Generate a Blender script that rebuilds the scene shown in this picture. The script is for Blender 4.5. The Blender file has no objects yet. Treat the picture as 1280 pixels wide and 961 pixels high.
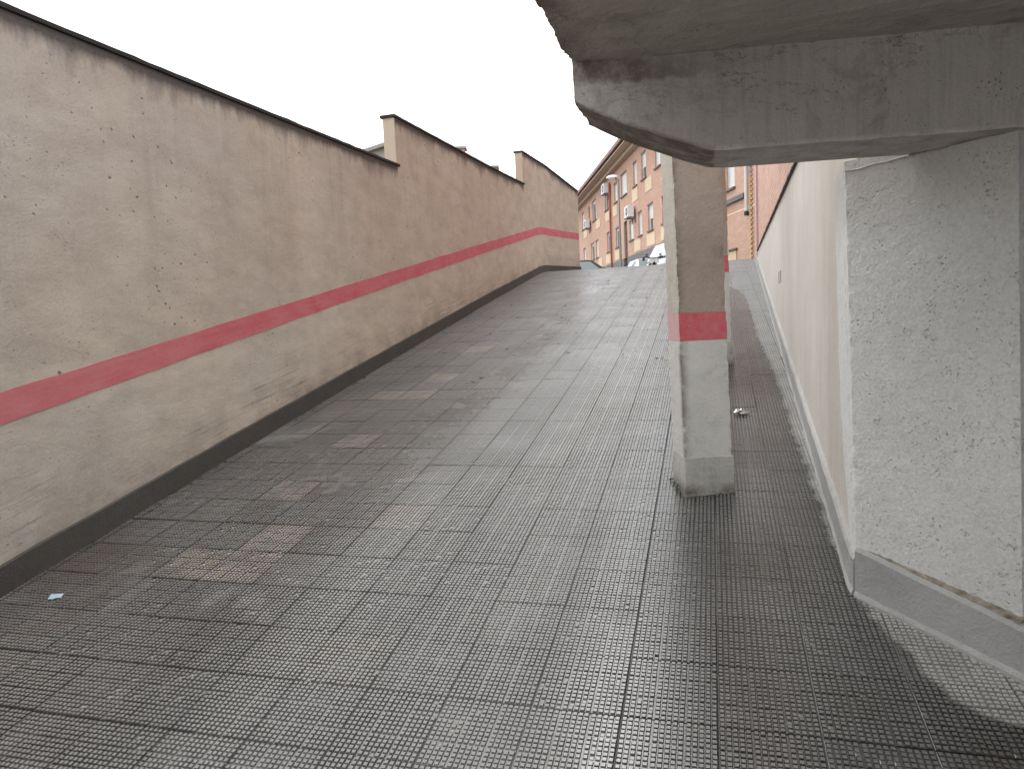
import bpy, bmesh, math, random
import numpy as np
from mathutils import Vector, Matrix, noise

random.seed(7)
rng = np.random.default_rng(7)
SC = bpy.context.scene
COL = SC.collection
R = math.radians

# ------------------------------------------------------------------ camera
SLOPE = 0.1744                      # rise of the ramp per metre
EYE = Vector((0.0, 0.0, 1.65))
right = Vector((0.9618, 0.2696, -0.0448)).normalized()
fwd = Vector((-0.2731, 0.9575, -0.0928)); fwd = (fwd - right * fwd.dot(right)).normalized()
upv = right.cross(fwd).normalized()
cam_data = bpy.data.cameras.new('camera')
cam = bpy.data.objects.new('camera', cam_data); COL.objects.link(cam)
cam_data.sensor_width = 36.0; cam_data.lens = 890.0 / 1280.0 * 36.0
cam_data.clip_start = 0.05; cam_data.clip_end = 1000.0
cam.matrix_world = Matrix(((right.x, upv.x, -fwd.x, EYE.x), (right.y, upv.y, -fwd.y, EYE.y),
                           (right.z, upv.z, -fwd.z, EYE.z), (0, 0, 0, 1)))
SC.camera = cam

# ------------------------------------------------------------------ sky, overcast
SUN_EL, SUN_ROT = 58.0, -35.0       # sun_rotation measured from +Y, clockwise
world = bpy.data.worlds.new('World'); SC.world = world; world.use_nodes = True
wn = world.node_tree.nodes; wl = world.node_tree.links; wn.clear()
wo = wn.new('ShaderNodeOutputWorld'); bg = wn.new('ShaderNodeBackground')
sky = wn.new('ShaderNodeTexSky'); sky.sky_type = 'NISHITA'; sky.sun_disc = False
sky.sun_elevation = R(SUN_EL); sky.sun_rotation = R(SUN_ROT)
sky.air_density = 1.0; sky.dust_density = 6.0; sky.ozone_density = 1.0
hs = wn.new('ShaderNodeHueSaturation'); hs.inputs['Saturation'].default_value = 0.12
mx = wn.new('ShaderNodeMix'); mx.data_type = 'RGBA'; mx.inputs['Factor'].default_value = 0.75
mx.inputs[7].default_value = (9.6, 9.8, 10.0, 1)
wl.new(sky.outputs[0], hs.inputs['Color']); wl.new(hs.outputs[0], mx.inputs[6])
wl.new(mx.outputs[2], bg.inputs['Color']); bg.inputs['Strength'].default_value = 0.12
wl.new(bg.outputs[0], wo.inputs['Surface'])

sd = bpy.data.lights.new('sun', 'SUN'); sd.energy = 0.6; sd.angle = R(40); sd.color = (1.0, 0.97, 0.93)
sun = bpy.data.objects.new('sun', sd); COL.objects.link(sun)
sdir = Vector((math.sin(R(SUN_ROT)) * math.cos(R(SUN_EL)), math.cos(R(SUN_ROT)) * math.cos(R(SUN_EL)), math.sin(R(SUN_EL))))
sun.rotation_euler = sdir.to_track_quat('Z', 'Y').to_euler()
sun.location = (-6, 8, 14)

SC.render.engine = 'CYCLES'
SC.cycles.max_bounces = 8; SC.cycles.diffuse_bounces = 5; SC.cycles.glossy_bounces = 4
SC.cycles.use_denoising = True
SC.view_settings.view_transform = 'Standard'; SC.view_settings.look = 'None'
SC.view_settings.exposure = 1.18; SC.view_settings.gamma = 1.0
SC.view_settings.use_curve_mapping = False


# ------------------------------------------------------------------ node helpers
class NT:
    """small wrapper to write node graphs in few lines"""
    def __init__(s, name):
        s.m = bpy.data.materials.new(name); s.m.use_nodes = True
        s.n = s.m.node_tree.nodes; s.l = s.m.node_tree.links; s.n.clear()
        s.out = s.n.new('ShaderNodeOutputMaterial'); s.b = s.n.new('ShaderNodeBsdfPrincipled')
        s.l.new(s.b.outputs[0], s.out.inputs['Surface'])
        s._pos = None
    def put(s, sock, v):
        if hasattr(v, 'is_linked') or hasattr(v, 'links'): s.l.new(v, sock)
        elif isinstance(v, (tuple, list)) and len(v) == 3 and sock.type == 'RGBA': sock.default_value = (*v, 1)
        else: sock.default_value = v
    def pos(s):
        if s._pos is None: s._pos = s.n.new('ShaderNodeNewGeometry').outputs['Position']
        return s._pos
    def xyz(s, v=None):
        n = s.n.new('ShaderNodeSeparateXYZ'); s.put(n.inputs[0], v or s.pos()); return n.outputs
    def comb(s, x, y, z):
        n = s.n.new('ShaderNodeCombineXYZ')
        for i, v in enumerate((x, y, z)): s.put(n.inputs[i], v)
        return n.outputs[0]
    def scl(s, v, k):
        n = s.n.new('ShaderNodeVectorMath'); n.operation = 'MULTIPLY'; s.put(n.inputs[0], v); n.inputs[1].default_value = k; return n.outputs[0]
    def math(s, op, a, b=0.0, c=0.0, clamp=False):
        n = s.n.new('ShaderNodeMath'); n.operation = op; n.use_clamp = clamp
        for i, v in enumerate((a, b, c)): s.put(n.inputs[i], v)
        return n.outputs[0]
    def noise(s, v=None, scale=5.0, detail=4.0, rough=0.6, col=False, dist=0.0):
        n = s.n.new('ShaderNodeTexNoise'); s.put(n.inputs['Vector'], v or s.pos())
        n.inputs['Scale'].default_value = scale; n.inputs['Detail'].default_value = detail
        n.inputs['Roughness'].default_value = rough; n.inputs['Distortion'].default_value = dist
        return n.outputs['Color' if col else 'Fac']
    def voro(s, v=None, scale=5.0, feat='F1', out='Distance'):
        n = s.n.new('ShaderNodeTexVoronoi'); n.feature = feat; s.put(n.inputs['Vector'], v or s.pos()); n.inputs['Scale'].default_value = scale
        return n.outputs[out]
    def white(s, v):
        n = s.n.new('ShaderNodeTexWhiteNoise'); n.noise_dimensions = '3D'; s.put(n.inputs['Vector'], v); return n.outputs
    def rng(s, v, a, b, c=0.0, d=1.0, smooth=False):
        n = s.n.new('ShaderNodeMapRange'); n.clamp = True
        if smooth: n.interpolation_type = 'SMOOTHSTEP'
        s.put(n.inputs['Value'], v)
        for k, w in zip(('From Min', 'From Max', 'To Min', 'To Max'), (a, b, c, d)): s.put(n.inputs[k], w)
        return n.outputs['Result']
    def mix(s, f, a, b, mode='MIX'):
        n = s.n.new('ShaderNodeMix'); n.data_type = 'RGBA'; n.blend_type = mode
        s.put(n.inputs['Factor'], f); s.put(n.inputs[6], a); s.put(n.inputs[7], b); return n.outputs[2]
    def attr(s, name):
        n = s.n.new('ShaderNodeAttribute'); n.attribute_name = name; return n.outputs['Fac']
    def curve(s, v, pts):
        n = s.n.new('ShaderNodeFloatCurve'); c = n.mapping.curves[0]
        c.points[0].location = pts[0]; c.points[1].location = pts[-1]
        for p in pts[1:-1]: c.points.new(*p)
        n.mapping.update(); s.put(n.inputs['Value'], v); return n.outputs[0]
    def bump(s, h, dist=0.01, strength=1.0, prev=None):
        n = s.n.new('ShaderNodeBump'); s.put(n.inputs['Height'], h); n.inputs['Distance'].default_value = dist
        n.inputs['Strength'].default_value = strength
        if prev: s.l.new(prev, n.inputs['Normal'])
        return n.outputs[0]
    def done(s, color, rough=0.8, normal=None, metal=0.0, spec=None):
        s.put(s.b.inputs['Base Color'], color); s.put(s.b.inputs['Roughness'], rough); s.put(s.b.inputs['Metallic'], metal)
        if normal: s.l.new(normal, s.b.inputs['Normal'])
        if spec is not None: s.put(s.b.inputs['Specular IOR Level'], spec)
        return s.m


MAT = {}


def mottled(name, c1, c2, scale=6.0, rough=0.8, bump=0.004, bscale=60.0, metal=0.0):
    t = NT(name)
    f = t.rng(t.noise(scale=scale, detail=6), 0.3, 0.7)
    MAT[name] = t.done(t.mix(f, c1, c2), rough, t.bump(t.noise(scale=bscale, detail=5), bump, 0.6) if bump else None, metal)
    return MAT[name]


def plaster_left():
    t = NT('plaster_beige'); x, y, z = t.xyz()
    hb = t.attr('hb'); dt = t.attr('dtop')
    big = t.rng(t.noise(scale=0.45, detail=5, rough=0.65), 0.35, 0.68)
    c = t.mix(big, (0.475, 0.41, 0.335), (0.63, 0.56, 0.465))
    # paler, greyer lower zone, warmer far end
    c = t.mix(t.rng(hb, 0.72, 0.95, 0.6, 0.0), c, (0.67, 0.615, 0.52))
    c = t.mix(t.rng(y, 5.5, 13.0, 0.0, 0.42), c, (0.58, 0.465, 0.355))
    gy = t.rng(t.noise(t.scl(t.pos(), (1, 0.7, 0.9)), 0.8, 5, 0.6), 0.45, 0.62)
    c = t.mix(t.math('MULTIPLY', gy, t.rng(y, 8.0, 4.0, 0.15, 0.55)), c, (0.47, 0.45, 0.42))
    c = t.mix(t.math('MULTIPLY', t.math('MULTIPLY', t.rng(y, 6.0, 3.2), t.rng(hb, 1.0, 2.0)), 0.55), c, (0.375, 0.35, 0.325))
    # trowel clouds
    m = t.rng(t.noise(t.scl(t.pos(), (1, 1.0, 2.2)), 2.4, 8, 0.7), 0.38, 0.7)
    c = t.mix(t.math('MULTIPLY', m, 0.5), c, (0.27, 0.22, 0.185))
    # vertical rain streaks
    st = t.noise(t.scl(t.pos(), (2.0, 2.6, 0.22)), 2.2, 6, 0.65)
    c = t.mix(t.math('MULTIPLY', t.rng(st, 0.52, 0.74), t.rng(hb, 0.6, 2.2, 0.06, 0.42)), c, (0.25, 0.21, 0.185))
    st2 = t.noise(t.scl(t.pos(), (2.0, 5.0, 0.35)), 3.0, 5, 0.6)
    c = t.mix(t.math('MULTIPLY', t.rng(st2, 0.6, 0.75), 0.25), c, (0.52, 0.46, 0.39))
    # soot under the coping
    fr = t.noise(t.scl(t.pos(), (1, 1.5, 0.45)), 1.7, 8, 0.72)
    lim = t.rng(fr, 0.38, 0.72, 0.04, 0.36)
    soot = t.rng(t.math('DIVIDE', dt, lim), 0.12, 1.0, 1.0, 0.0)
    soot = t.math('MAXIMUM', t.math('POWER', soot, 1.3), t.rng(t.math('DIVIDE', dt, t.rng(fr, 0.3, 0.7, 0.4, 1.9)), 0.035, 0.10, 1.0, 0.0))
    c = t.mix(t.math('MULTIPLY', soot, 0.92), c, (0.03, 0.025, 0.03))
    # dirt above the skirting and long scuffs along the ramp
    al = t.comb(t.math('MULTIPLY', y, 0.55), t.math('MULTIPLY', hb, 22.0), 0.0)
    sc = t.rng(t.noise(al, 2.2, 6, 0.72), 0.55, 0.62)
    scm = t.math('MULTIPLY', t.rng(hb, 0.6, 0.25, 0.0, 1.0), t.rng(t.noise(t.comb(y, hb, 3.0), 1.3, 3), 0.44, 0.56))
    c = t.mix(t.math('MULTIPLY', t.math('MULTIPLY', sc, scm), 0.65), c, (0.055, 0.04, 0.035))
    dirt = t.math('MULTIPLY', t.rng(hb, 0.42, 0.12, 0.0, 1.0), t.rng(t.noise(scale=3.0, detail=7, rough=0.7), 0.42, 0.7))
    c = t.mix(t.math('MULTIPLY', dirt, 0.7), c, (0.20, 0.13, 0.095))
    # pits where the render popped off
    wp = t.mix(0.06, t.pos(), t.noise(scale=14, detail=4, rough=0.7, col=True))
    sz = t.noise(scale=5.0, detail=2)
    pv = t.math('MULTIPLY', t.voro(t.scl(wp, (1, 1, 1.3)), 13.0), t.rng(sz, 0.3, 0.7, 0.7, 2.0))
    pm = t.math('MULTIPLY', t.rng(pv, 0.10, 0.15, 1.0, 0.0), t.rng(t.noise(scale=0.9, detail=4), 0.52, 0.56))
    pv2 = t.math('MULTIPLY', t.voro(t.scl(wp, (1, 1, 2.0)), 26.0), t.rng(sz, 0.3, 0.7, 2.0, 0.8))
    pm2 = t.math('MULTIPLY', t.rng(pv2, 0.10, 0.17, 1.0, 0.0), t.rng(t.noise(scale=1.7, detail=4), 0.50, 0.56))
    pit = t.math('MAXIMUM', pm, pm2)
    c = t.mix(t.math('MULTIPLY', pit, 0.8), c, (0.075, 0.055, 0.045))
    fine = t.noise(scale=70, detail=6, rough=0.7)
    c = t.mix(0.11, c, t.mix(t.rng(fine, 0.3, 0.7), (0.16, 0.135, 0.115), (0.74, 0.69, 0.62)))
    b1 = t.bump(t.noise(t.scl(t.pos(), (1, 1, 1.6)), 5, 6, 0.6), 0.02, 0.45)
    b2 = t.bump(t.math('SUBTRACT', fine, pit), 0.006, 0.6, b1)
    MAT['plaster_left'] = t.done(c, 0.85, b2)


def stripe_mat():
    t = NT('red_paint'); y = t.xyz()[1]; hb = t.attr('hb')
    w = t.rng(t.noise(t.scl(t.pos(), (1, 1, 2.0)), 3.5, 8, 0.75), 0.35, 0.75)
    c = t.mix(w, (0.55, 0.095, 0.13), (0.60, 0.21, 0.23))
    br = t.rng(t.noise(t.comb(t.math('MULTIPLY', y, 0.6), t.math('MULTIPLY', hb, 14), 0), 3.0, 6, 0.7), 0.5, 0.8)
    c = t.mix(t.math('MULTIPLY', br, 0.5), c, (0.56, 0.31, 0.29))
    # paint thins out nearest the garage
    c = t.mix(t.rng(y, 6.0, 2.0, 0.0, 0.22), c, (0.47, 0.27, 0.25))
    pk = t.rng(t.noise(scale=22, detail=6, rough=0.75), 0.64, 0.69)
    c = t.mix(t.math('MULTIPLY', pk, 0.6), c, (0.42, 0.30, 0.25))
    b1 = t.bump(t.noise(scale=5, detail=6), 0.02, 0.4)
    MAT['stripe'] = t.done(c, 0.7, t.bump(t.noise(scale=70, detail=6, rough=0.7), 0.005, 0.6, b1))


def plaster_right():
    t = NT('plaster_white'); x, y, z = t.xyz()
    c = t.mix(t.rng(t.noise(scale=1.2, detail=5), 0.35, 0.7), (0.575, 0.545, 0.50), (0.49, 0.46, 0.415))
    st = t.noise(t.scl(t.pos(), (1.0, 3.5, 0.25)), 2.6, 6, 0.7)
    c = t.mix(t.math('MULTIPLY', t.rng(st, 0.53, 0.72), 0.55), c, (0.42, 0.31, 0.225))
    rs = t.rng(t.noise(t.scl(t.pos(), (1.0, 5.0, 0.35)), 3.4, 6, 0.7), 0.44, 0.66)
    c = t.mix(t.math('MULTIPLY', t.math('MULTIPLY', rs, t.rng(y, 5.6, 3.6)), 0.5), c, (0.44, 0.33, 0.24))
    st2 = t.noise(t.scl(t.pos(), (1.0, 9.0, 0.5)), 3.0, 4, 0.7)
    c = t.mix(t.math('MULTIPLY', t.rng(st2, 0.62, 0.72), 0.3), c, (0.30, 0.26, 0.22))
    fine = t.noise(scale=60, detail=6, rough=0.7)
    c = t.mix(0.14, c, t.mix(fine, (0.25, 0.23, 0.2), (0.85, 0.82, 0.78)))
    b1 = t.bump(t.noise(scale=6, detail=5), 0.012, 0.4)
    MAT['plaster_right'] = t.done(c, 0.85, t.bump(fine, 0.004, 0.5, b1))


def roughcast():
    t = NT('roughcast_grey'); x, y, z = t.xyz()
    c = t.mix(t.rng(t.noise(scale=1.6, detail=5), 0.35, 0.7), (0.72, 0.72, 0.70), (0.62, 0.62, 0.60))
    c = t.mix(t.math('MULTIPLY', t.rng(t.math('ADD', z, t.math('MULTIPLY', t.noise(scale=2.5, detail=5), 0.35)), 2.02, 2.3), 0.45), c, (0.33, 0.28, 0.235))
    fine = t.noise(scale=95, detail=6, rough=0.65)
    gr = t.noise(scale=75, detail=5, rough=0.7)
    v = t.math('MULTIPLY', t.voro(t.mix(0.03, t.pos(), t.noise(scale=40, detail=3, col=True)), 75), t.rng(t.noise(scale=16, detail=2), 0.3, 0.7, 0.6, 2.0))
    hole = t.math('MULTIPLY', t.rng(v, 0.12, 0.28, 1.0, 0.0), t.rng(t.noise(scale=7, detail=5, rough=0.65), 0.36, 0.54))
    c = t.mix(t.math('MULTIPLY', hole, 0.6), c, (0.18, 0.17, 0.155))
    c = t.mix(t.rng(gr, 0.3, 0.6, 0.4, 0.0), c, (0.34, 0.335, 0.32))
    h = t.math('ADD', t.math('MULTIPLY', gr, 0.7), t.math('SUBTRACT', fine, t.math('MULTIPLY', hole, 1.3)))
    MAT['roughcast'] = t.done(c, 0.9, t.bump(h, 0.006, 0.7))


def concrete(name, c1, c2, stain, rusty=0.4, cracks=0.0, hcrack=False):
    t = NT(name)
    c = t.mix(t.rng(t.noise(scale=2.2, detail=7, rough=0.65), 0.32, 0.7), c1, c2)
    c = t.mix(t.math('MULTIPLY', t.rng(t.noise(scale=4.5, detail=8, rough=0.75, dist=0.6), 0.53, 0.66), rusty), c, stain)
    v = t.math('MULTIPLY', t.voro(t.mix(0.03, t.pos(), t.noise(scale=30, detail=4, rough=0.7, col=True)), 62), t.rng(t.noise(scale=11, detail=2), 0.3, 0.7, 0.7, 2.2)); m = t.rng(t.noise(scale=5, detail=5), 0.5, 0.62)
    hole = t.math('MULTIPLY', t.rng(v, 0.10, 0.26, 1.0, 0.0), m)
    c = t.mix(t.math('MULTIPLY', hole, 0.6), c, (0.07, 0.06, 0.05))
    if hcrack:
        px_, py_, pz_ = t.xyz()
        hc = t.noise(t.comb(t.math('MULTIPLY', px_, 2.2), py_, t.math('ADD', t.math('MULTIPLY', pz_, 9.0), t.math('MULTIPLY', t.noise(scale=5, detail=6, rough=0.7), 0.9))), 1.6, 5, 0.6)
        hl = t.math('MULTIPLY', t.rng(t.math('ABSOLUTE', t.math('SUBTRACT', hc, 0.5)), 0.0, 0.012, 1.0, 0.0), t.rng(t.noise(scale=3.1, detail=3), 0.46, 0.56))
        c = t.mix(t.math('MULTIPLY', hl, 0.7), c, (0.05, 0.04, 0.035))
        vs = t.noise(t.scl(t.pos(), (30, 30, 1.6)), 2.0, 4, 0.7)
        c = t.mix(t.rng(vs, 0.45, 0.75, 0.0, 0.35), c, (0.20, 0.18, 0.155))
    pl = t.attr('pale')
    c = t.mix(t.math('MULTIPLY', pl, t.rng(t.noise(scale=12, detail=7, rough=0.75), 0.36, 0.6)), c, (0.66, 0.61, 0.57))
    ed = t.attr('edge')
    c = t.mix(t.math('MULTIPLY', ed, t.rng(t.noise(scale=9, detail=6, rough=0.7), 0.3, 0.55)), c, stain)
    cr = t.voro(t.mix(0.12, t.pos(), t.noise(scale=6, detail=5, col=True)), 2.6, 'DISTANCE_TO_EDGE')
    crack = t.math('MULTIPLY', t.rng(cr, 0.0, 0.012, 1.0, 0.0), t.rng(t.noise(scale=1.9, detail=2), 0.52, 0.58))
    crack = t.math('MULTIPLY', crack, cracks)
    c = t.mix(t.math('MULTIPLY', crack, 0.75), c, (0.04, 0.035, 0.03))
    fine = t.noise(scale=80, detail=6, rough=0.7); mid = t.noise(scale=14, detail=6, rough=0.65)
    c = t.mix(0.2, c, t.mix(fine, t.mix(0.75, c, (0.05, 0.04, 0.035)), t.mix(0.4, c, (0.8, 0.78, 0.74))))
    h = t.math('ADD', t.math('MULTIPLY', mid, 1.6), t.math('SUBTRACT', fine, t.math('ADD', hole, crack)))
    MAT[name] = t.done(c, 0.88, t.bump(h, 0.007, 0.7))


TP = 0.295                    # paving module
TX0, TS0 = -2.070, 2.776      # one joint crossing, measured across and up the slope
COSA = 1.0 / math.sqrt(1 + SLOPE * SLOPE)


def tile_mat(name, bias=None):
    """wet dimpled cement paving: colour by tile, light grout dust in the middle of the lane, drier strip along the right wall"""
    t = NT(name); x, y, z = t.xyz()
    sy = t.math('MULTIPLY', y, 1.0 / COSA)
    u = t.math('DIVIDE', t.math('SUBTRACT', x, TX0), TP); v = t.math('DIVIDE', t.math('SUBTRACT', sy, TS0), TP)
    cell = t.comb(t.math('FLOOR', u), t.math('FLOOR', v), 0.0)
    wv = t.white(cell); r1 = wv[0]
    top = t.attr('top')
    patch = t.noise(scale=0.9, detail=5, rough=0.6)
    tone = t.math('ADD', t.math('MULTIPLY', r1, 0.22), t.math('MULTIPLY', t.rng(patch, 0.3, 0.7), 0.78))
    stud = t.mix(tone, (0.125, 0.124, 0.119), (0.25, 0.248, 0.238))
    if bias: stud = t.mix(t.rng(t.noise(scale=7, detail=4), 0.32, 0.68, 0.08, 0.6), stud, bias)
    else: stud = t.mix(t.rng(wv[0], 0.86, 0.99, 0.0, 0.22), stud, (0.22, 0.155, 0.12))
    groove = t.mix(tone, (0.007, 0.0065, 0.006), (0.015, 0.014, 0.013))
    # cement dust trodden into the grooves along the middle of the lane
    lane = t.math('MULTIPLY', t.rng(x, -2.1, -1.2, 0.0, 1.0, True), t.rng(x, -0.30, -0.62, 0.0, 1.0, True))
    dust = t.math('MULTIPLY', lane, t.rng(t.noise(scale=2.1, detail=6, rough=0.7), 0.30, 0.62))
    groove = t.mix(t.math('MULTIPLY', t.math('MAXIMUM', dust, t.math('MULTIPLY', lane, 0.55)), 0.9), groove, t.mix(t.rng(y, 3.0, 6.5), (0.185, 0.184, 0.177), (0.25, 0.25, 0.242)))
    stud = t.mix(t.math('MULTIPLY', lane, 0.7), stud, t.mix(t.rng(y, 3.0, 6.5), (0.17, 0.169, 0.163), (0.24, 0.24, 0.233)))
    # the three-by-three scoring of each paving slab, pale where the dust sits in it
    fu = t.math('PINGPONG', t.math('MULTIPLY', u, 3.0), 0.5); fv = t.math('PINGPONG', t.math('MULTIPLY', v, 3.0), 0.5)
    ln = t.rng(t.math('MINIMUM', fu, fv), 0.03, 0.07, 1.0, 0.0)
    groove = t.mix(t.math('MULTIPLY', t.math('MULTIPLY', ln, lane), t.rng(t.noise(scale=2.9, detail=4), 0.40, 0.68, 0.0, 0.55)), groove, (0.21, 0.208, 0.20))
    # cement smears
    sm = t.rng(t.noise(t.scl(t.pos(), (1.3, 1.0, 1.0)), 2.9, 4, 0.55), 0.58, 0.74)
    smk = t.math('MULTIPLY', sm, t.rng(x, 0.1, -0.4, 0.15, 1.0))
    stud = t.mix(t.math('MULTIPLY', smk, 0.55), stud, (0.30, 0.296, 0.28))
    groove = t.mix(t.math('MULTIPLY', smk, 0.6), groove, (0.15, 0.147, 0.138))
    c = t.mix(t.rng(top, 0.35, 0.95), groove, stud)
    # grime along the slab joints, thickest on the wall side
    tu = t.math('PINGPONG', u, 0.5); tv = t.math('PINGPONG', v, 0.5)
    jd = t.rng(t.math('MINIMUM', tu, tv), 0.018, 0.045, 1.0, 0.0)
    jm = t.math('MULTIPLY', t.math('MULTIPLY', jd, t.rng(x, -0.9, -1.7)), t.rng(t.noise(scale=2.3, detail=4), 0.36, 0.52))
    c = t.mix(t.math('MULTIPLY', jm, 0.72), c, (0.009, 0.008, 0.007))
    # rusty run-off and damp brown at the side strip
    br = t.math('MULTIPLY', t.rng(t.noise(scale=1.5, detail=5), 0.45, 0.65), t.rng(x, -0.5, 0.0))
    c = t.mix(t.math('MULTIPLY', br, 0.6), c, (0.055, 0.036, 0.026))
    c = t.mix(t.math('MULTIPLY', t.rng(x, -0.6, -0.15), t.rng(top, 0.4, 0.95, 0.9, 0.5)), c, (0.016, 0.014, 0.012))
    rd = t.math('MULTIPLY', t.rng(t.noise(scale=1.3, detail=4), 0.5, 0.66), t.rng(x, -2.2, -2.7))
    c = t.mix(t.math('MULTIPLY', t.math('MULTIPLY', rd, t.rng(y, 4.5, 3.0)), 0.35), c, (0.075, 0.036, 0.034))
    # dry edge along the right wall (its outline follows the rain line)
    yn = t.math('DIVIDE', y, 16.0)
    edge = t.curve(yn, [(0.0, 1.0), (0.134, 1.0), (0.142, 0.84), (0.147, 0.71), (0.160, 0.622), (0.172, 0.565), (0.185, 0.52), (0.233, 0.50), (0.30, 0.49), (0.374, 0.487), (0.409, 0.475), (0.471, 0.449),
                        (0.566, 0.442), (0.632, 0.44), (0.70, 0.28), (0.75, 0.06), (0.80, 0.0), (1.0, 0.0)])
    ex = t.math('ADD', t.math('MULTIPLY', edge, 1.0), t.math('MULTIPLY', t.math('SUBTRACT', t.noise(scale=9, detail=5), 0.5), 0.09))
    dry = t.math('MULTIPLY', t.rng(t.math('SUBTRACT', x, ex), -0.012, 0.022), t.rng(t.noise(scale=5, detail=6, rough=0.7), 0.28, 0.55, 0.55, 1.0))
    dc = t.mix(t.rng(top, 0.1, 0.75), (0.20, 0.196, 0.185), (0.40, 0.392, 0.37))
    c = t.mix(t.math('MULTIPLY', dry, 0.9), c, dc)
    c = t.mix(t.math('MULTIPLY', t.math('MULTIPLY', t.rng(y, 6.0, 14.0), t.rng(x, -3.3, -2.0, 0.45, 1.0)), 0.72), c, (0.29, 0.298, 0.305))  # paler towards the crest: drier cement, with sky sheen painted into the colour
    fine = t.noise(scale=160, detail=4, rough=0.7)
    c = t.mix(0.16, c, t.mix(t.rng(fine, 0.3, 0.7), (0.012, 0.012, 0.012), (0.26, 0.255, 0.245)))
    wet = t.rng(t.noise(scale=1.6, detail=6, rough=0.65), 0.35, 0.68)
    ro = t.mix(wet, (0.15,) * 3, (0.32,) * 3)
    ro = t.mix(t.rng(x, -0.45, -0.1), ro, (0.20,) * 3)
    ro = t.mix(t.math('MULTIPLY', t.rng(x, -1.9, -2.5), t.rng(y, 4.0, 6.5)), ro, (0.46,) * 3)
    ro = t.mix(t.math('MULTIPLY', lane, t.rng(y, 3.0, 7.0, 0.85, 0.35)), ro, (0.58,) * 3)
    ro = t.mix(dry, ro, (0.85,) * 3)
    ro = t.mix(t.math('MULTIPLY', smk, 0.7), ro, (0.65,) * 3)
    MAT[name] = t.done(c, ro, t.bump(fine, 0.0012, 0.5), spec=t.math('MULTIPLY', t.math('MULTIPLY_ADD', dry, -0.75, 1.0), t.math('MULTIPLY_ADD', t.math('MULTIPLY', lane, t.rng(y, 3.0, 7.0, 1.0, 0.3)), -0.55, t.rng(x, -0.45, -0.1, 1.0, 0.62))))


def brick_mat(name, c1, c2, mortar, bw=0.25, bh=0.068, dirt=0.3):
    t = NT(name)
    uv = t.n.new('ShaderNodeUVMap').outputs[0]
    b = t.n.new('ShaderNodeTexBrick'); t.put(b.inputs['Vector'], uv)
    b.offset = 0.5; b.inputs['Scale'].default_value = 1.0
    b.inputs['Brick Width'].default_value = bw; b.inputs['Row Height'].default_value = bh
    b.inputs['Mortar Size'].default_value = 0.006; b.inputs['Mortar Smooth'].default_value = 0.2; b.inputs['Bias'].default_value = 0.0
    b.inputs['Color1'].default_value = (*c1, 1); b.inputs['Color2'].default_value = (*c2, 1); b.inputs['Mortar'].default_value = (*mortar, 1)
    big = t.rng(t.noise(uv, 0.7, 6, 0.65), 0.35, 0.7)
    c = t.mix(t.math('MULTIPLY', big, dirt), b.outputs['Color'], (0.60, 0.45, 0.36))
    c = t.mix(t.math('MULTIPLY', t.rng(t.noise(t.scl(uv, (1.5, 0.3, 1)), 1.2, 6, 0.7), 0.5, 0.75), dirt), c, (0.28, 0.15, 0.11))
    MAT[name] = t.done(c, 0.85, t.bump(t.math('SUBTRACT', t.noise(uv, 60, 4), t.math('MULTIPLY', b.outputs['Fac'], 1.5)), 0.008, 0.6))


plaster_left(); stripe_mat(); plaster_right(); roughcast()
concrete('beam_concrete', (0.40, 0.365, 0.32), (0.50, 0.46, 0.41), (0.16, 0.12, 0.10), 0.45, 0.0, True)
concrete('soffit_concrete', (0.52, 0.46, 0.405), (0.62, 0.56, 0.50), (0.20, 0.15, 0.125), 0.45, 0.3)
concrete('pillar_concrete', (0.36, 0.285, 0.235), (0.27, 0.21, 0.17), (0.16, 0.115, 0.085), 0.45)
concrete('pillar_cement', (0.60, 0.59, 0.56), (0.52, 0.51, 0.48), (0.17, 0.14, 0.11), 0.22)
concrete('plinth_cement', (0.46, 0.45, 0.42), (0.35, 0.34, 0.31), (0.09, 0.075, 0.06), 0.4)
concrete('side_skirting', (0.38, 0.38, 0.372), (0.30, 0.30, 0.294), (0.20, 0.19, 0.175), 0.35)
concrete('dark_skirting', (0.038, 0.034, 0.029), (0.060, 0.053, 0.045), (0.02, 0.017, 0.014), 0.4)
concrete('garage_grey', (0.20, 0.195, 0.185), (0.15, 0.145, 0.14), (0.07, 0.06, 0.05), 0.4)
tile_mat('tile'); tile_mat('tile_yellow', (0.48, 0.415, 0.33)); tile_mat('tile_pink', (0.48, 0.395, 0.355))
t = NT('ramp_bed'); x_ = t.xyz()[0]
f_ = t.math('MULTIPLY', t.math('MULTIPLY', t.rng(x_, -1.75, -1.2), t.rng(x_, -0.2, -0.6, 0.28, 1.0)), t.rng(t.noise(scale=2.6, detail=6, rough=0.7), 0.30, 0.55))
MAT['ramp_bed'] = t.done(t.mix(f_, (0.010, 0.009, 0.008), (0.17, 0.168, 0.16)), 0.7)
mottled('coping', (0.014, 0.012, 0.014), (0.035, 0.03, 0.03), 9, 0.95, 0.006)
mottled('end_plaster', (0.50, 0.41, 0.315), (0.44, 0.355, 0.27), 5, 0.85, 0.006)
mottled('pink_strip_lit_band', (0.55, 0.36, 0.345), (0.50, 0.30, 0.29), 12, 0.8, 0.006)  # house corner strip, and the red band's left face with its light painted in
mottled('pillar_concrete_lit', (0.46, 0.425, 0.37), (0.39, 0.35, 0.295), 8, 0.85, 0.008)  # left-face copy of the pillar concrete, its light painted in
t = NT('red_band'); w_ = t.rng(t.noise(scale=9, detail=8, rough=0.75), 0.35, 0.72)
c_ = t.mix(w_, (0.47, 0.06, 0.085), (0.50, 0.16, 0.165))
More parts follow.
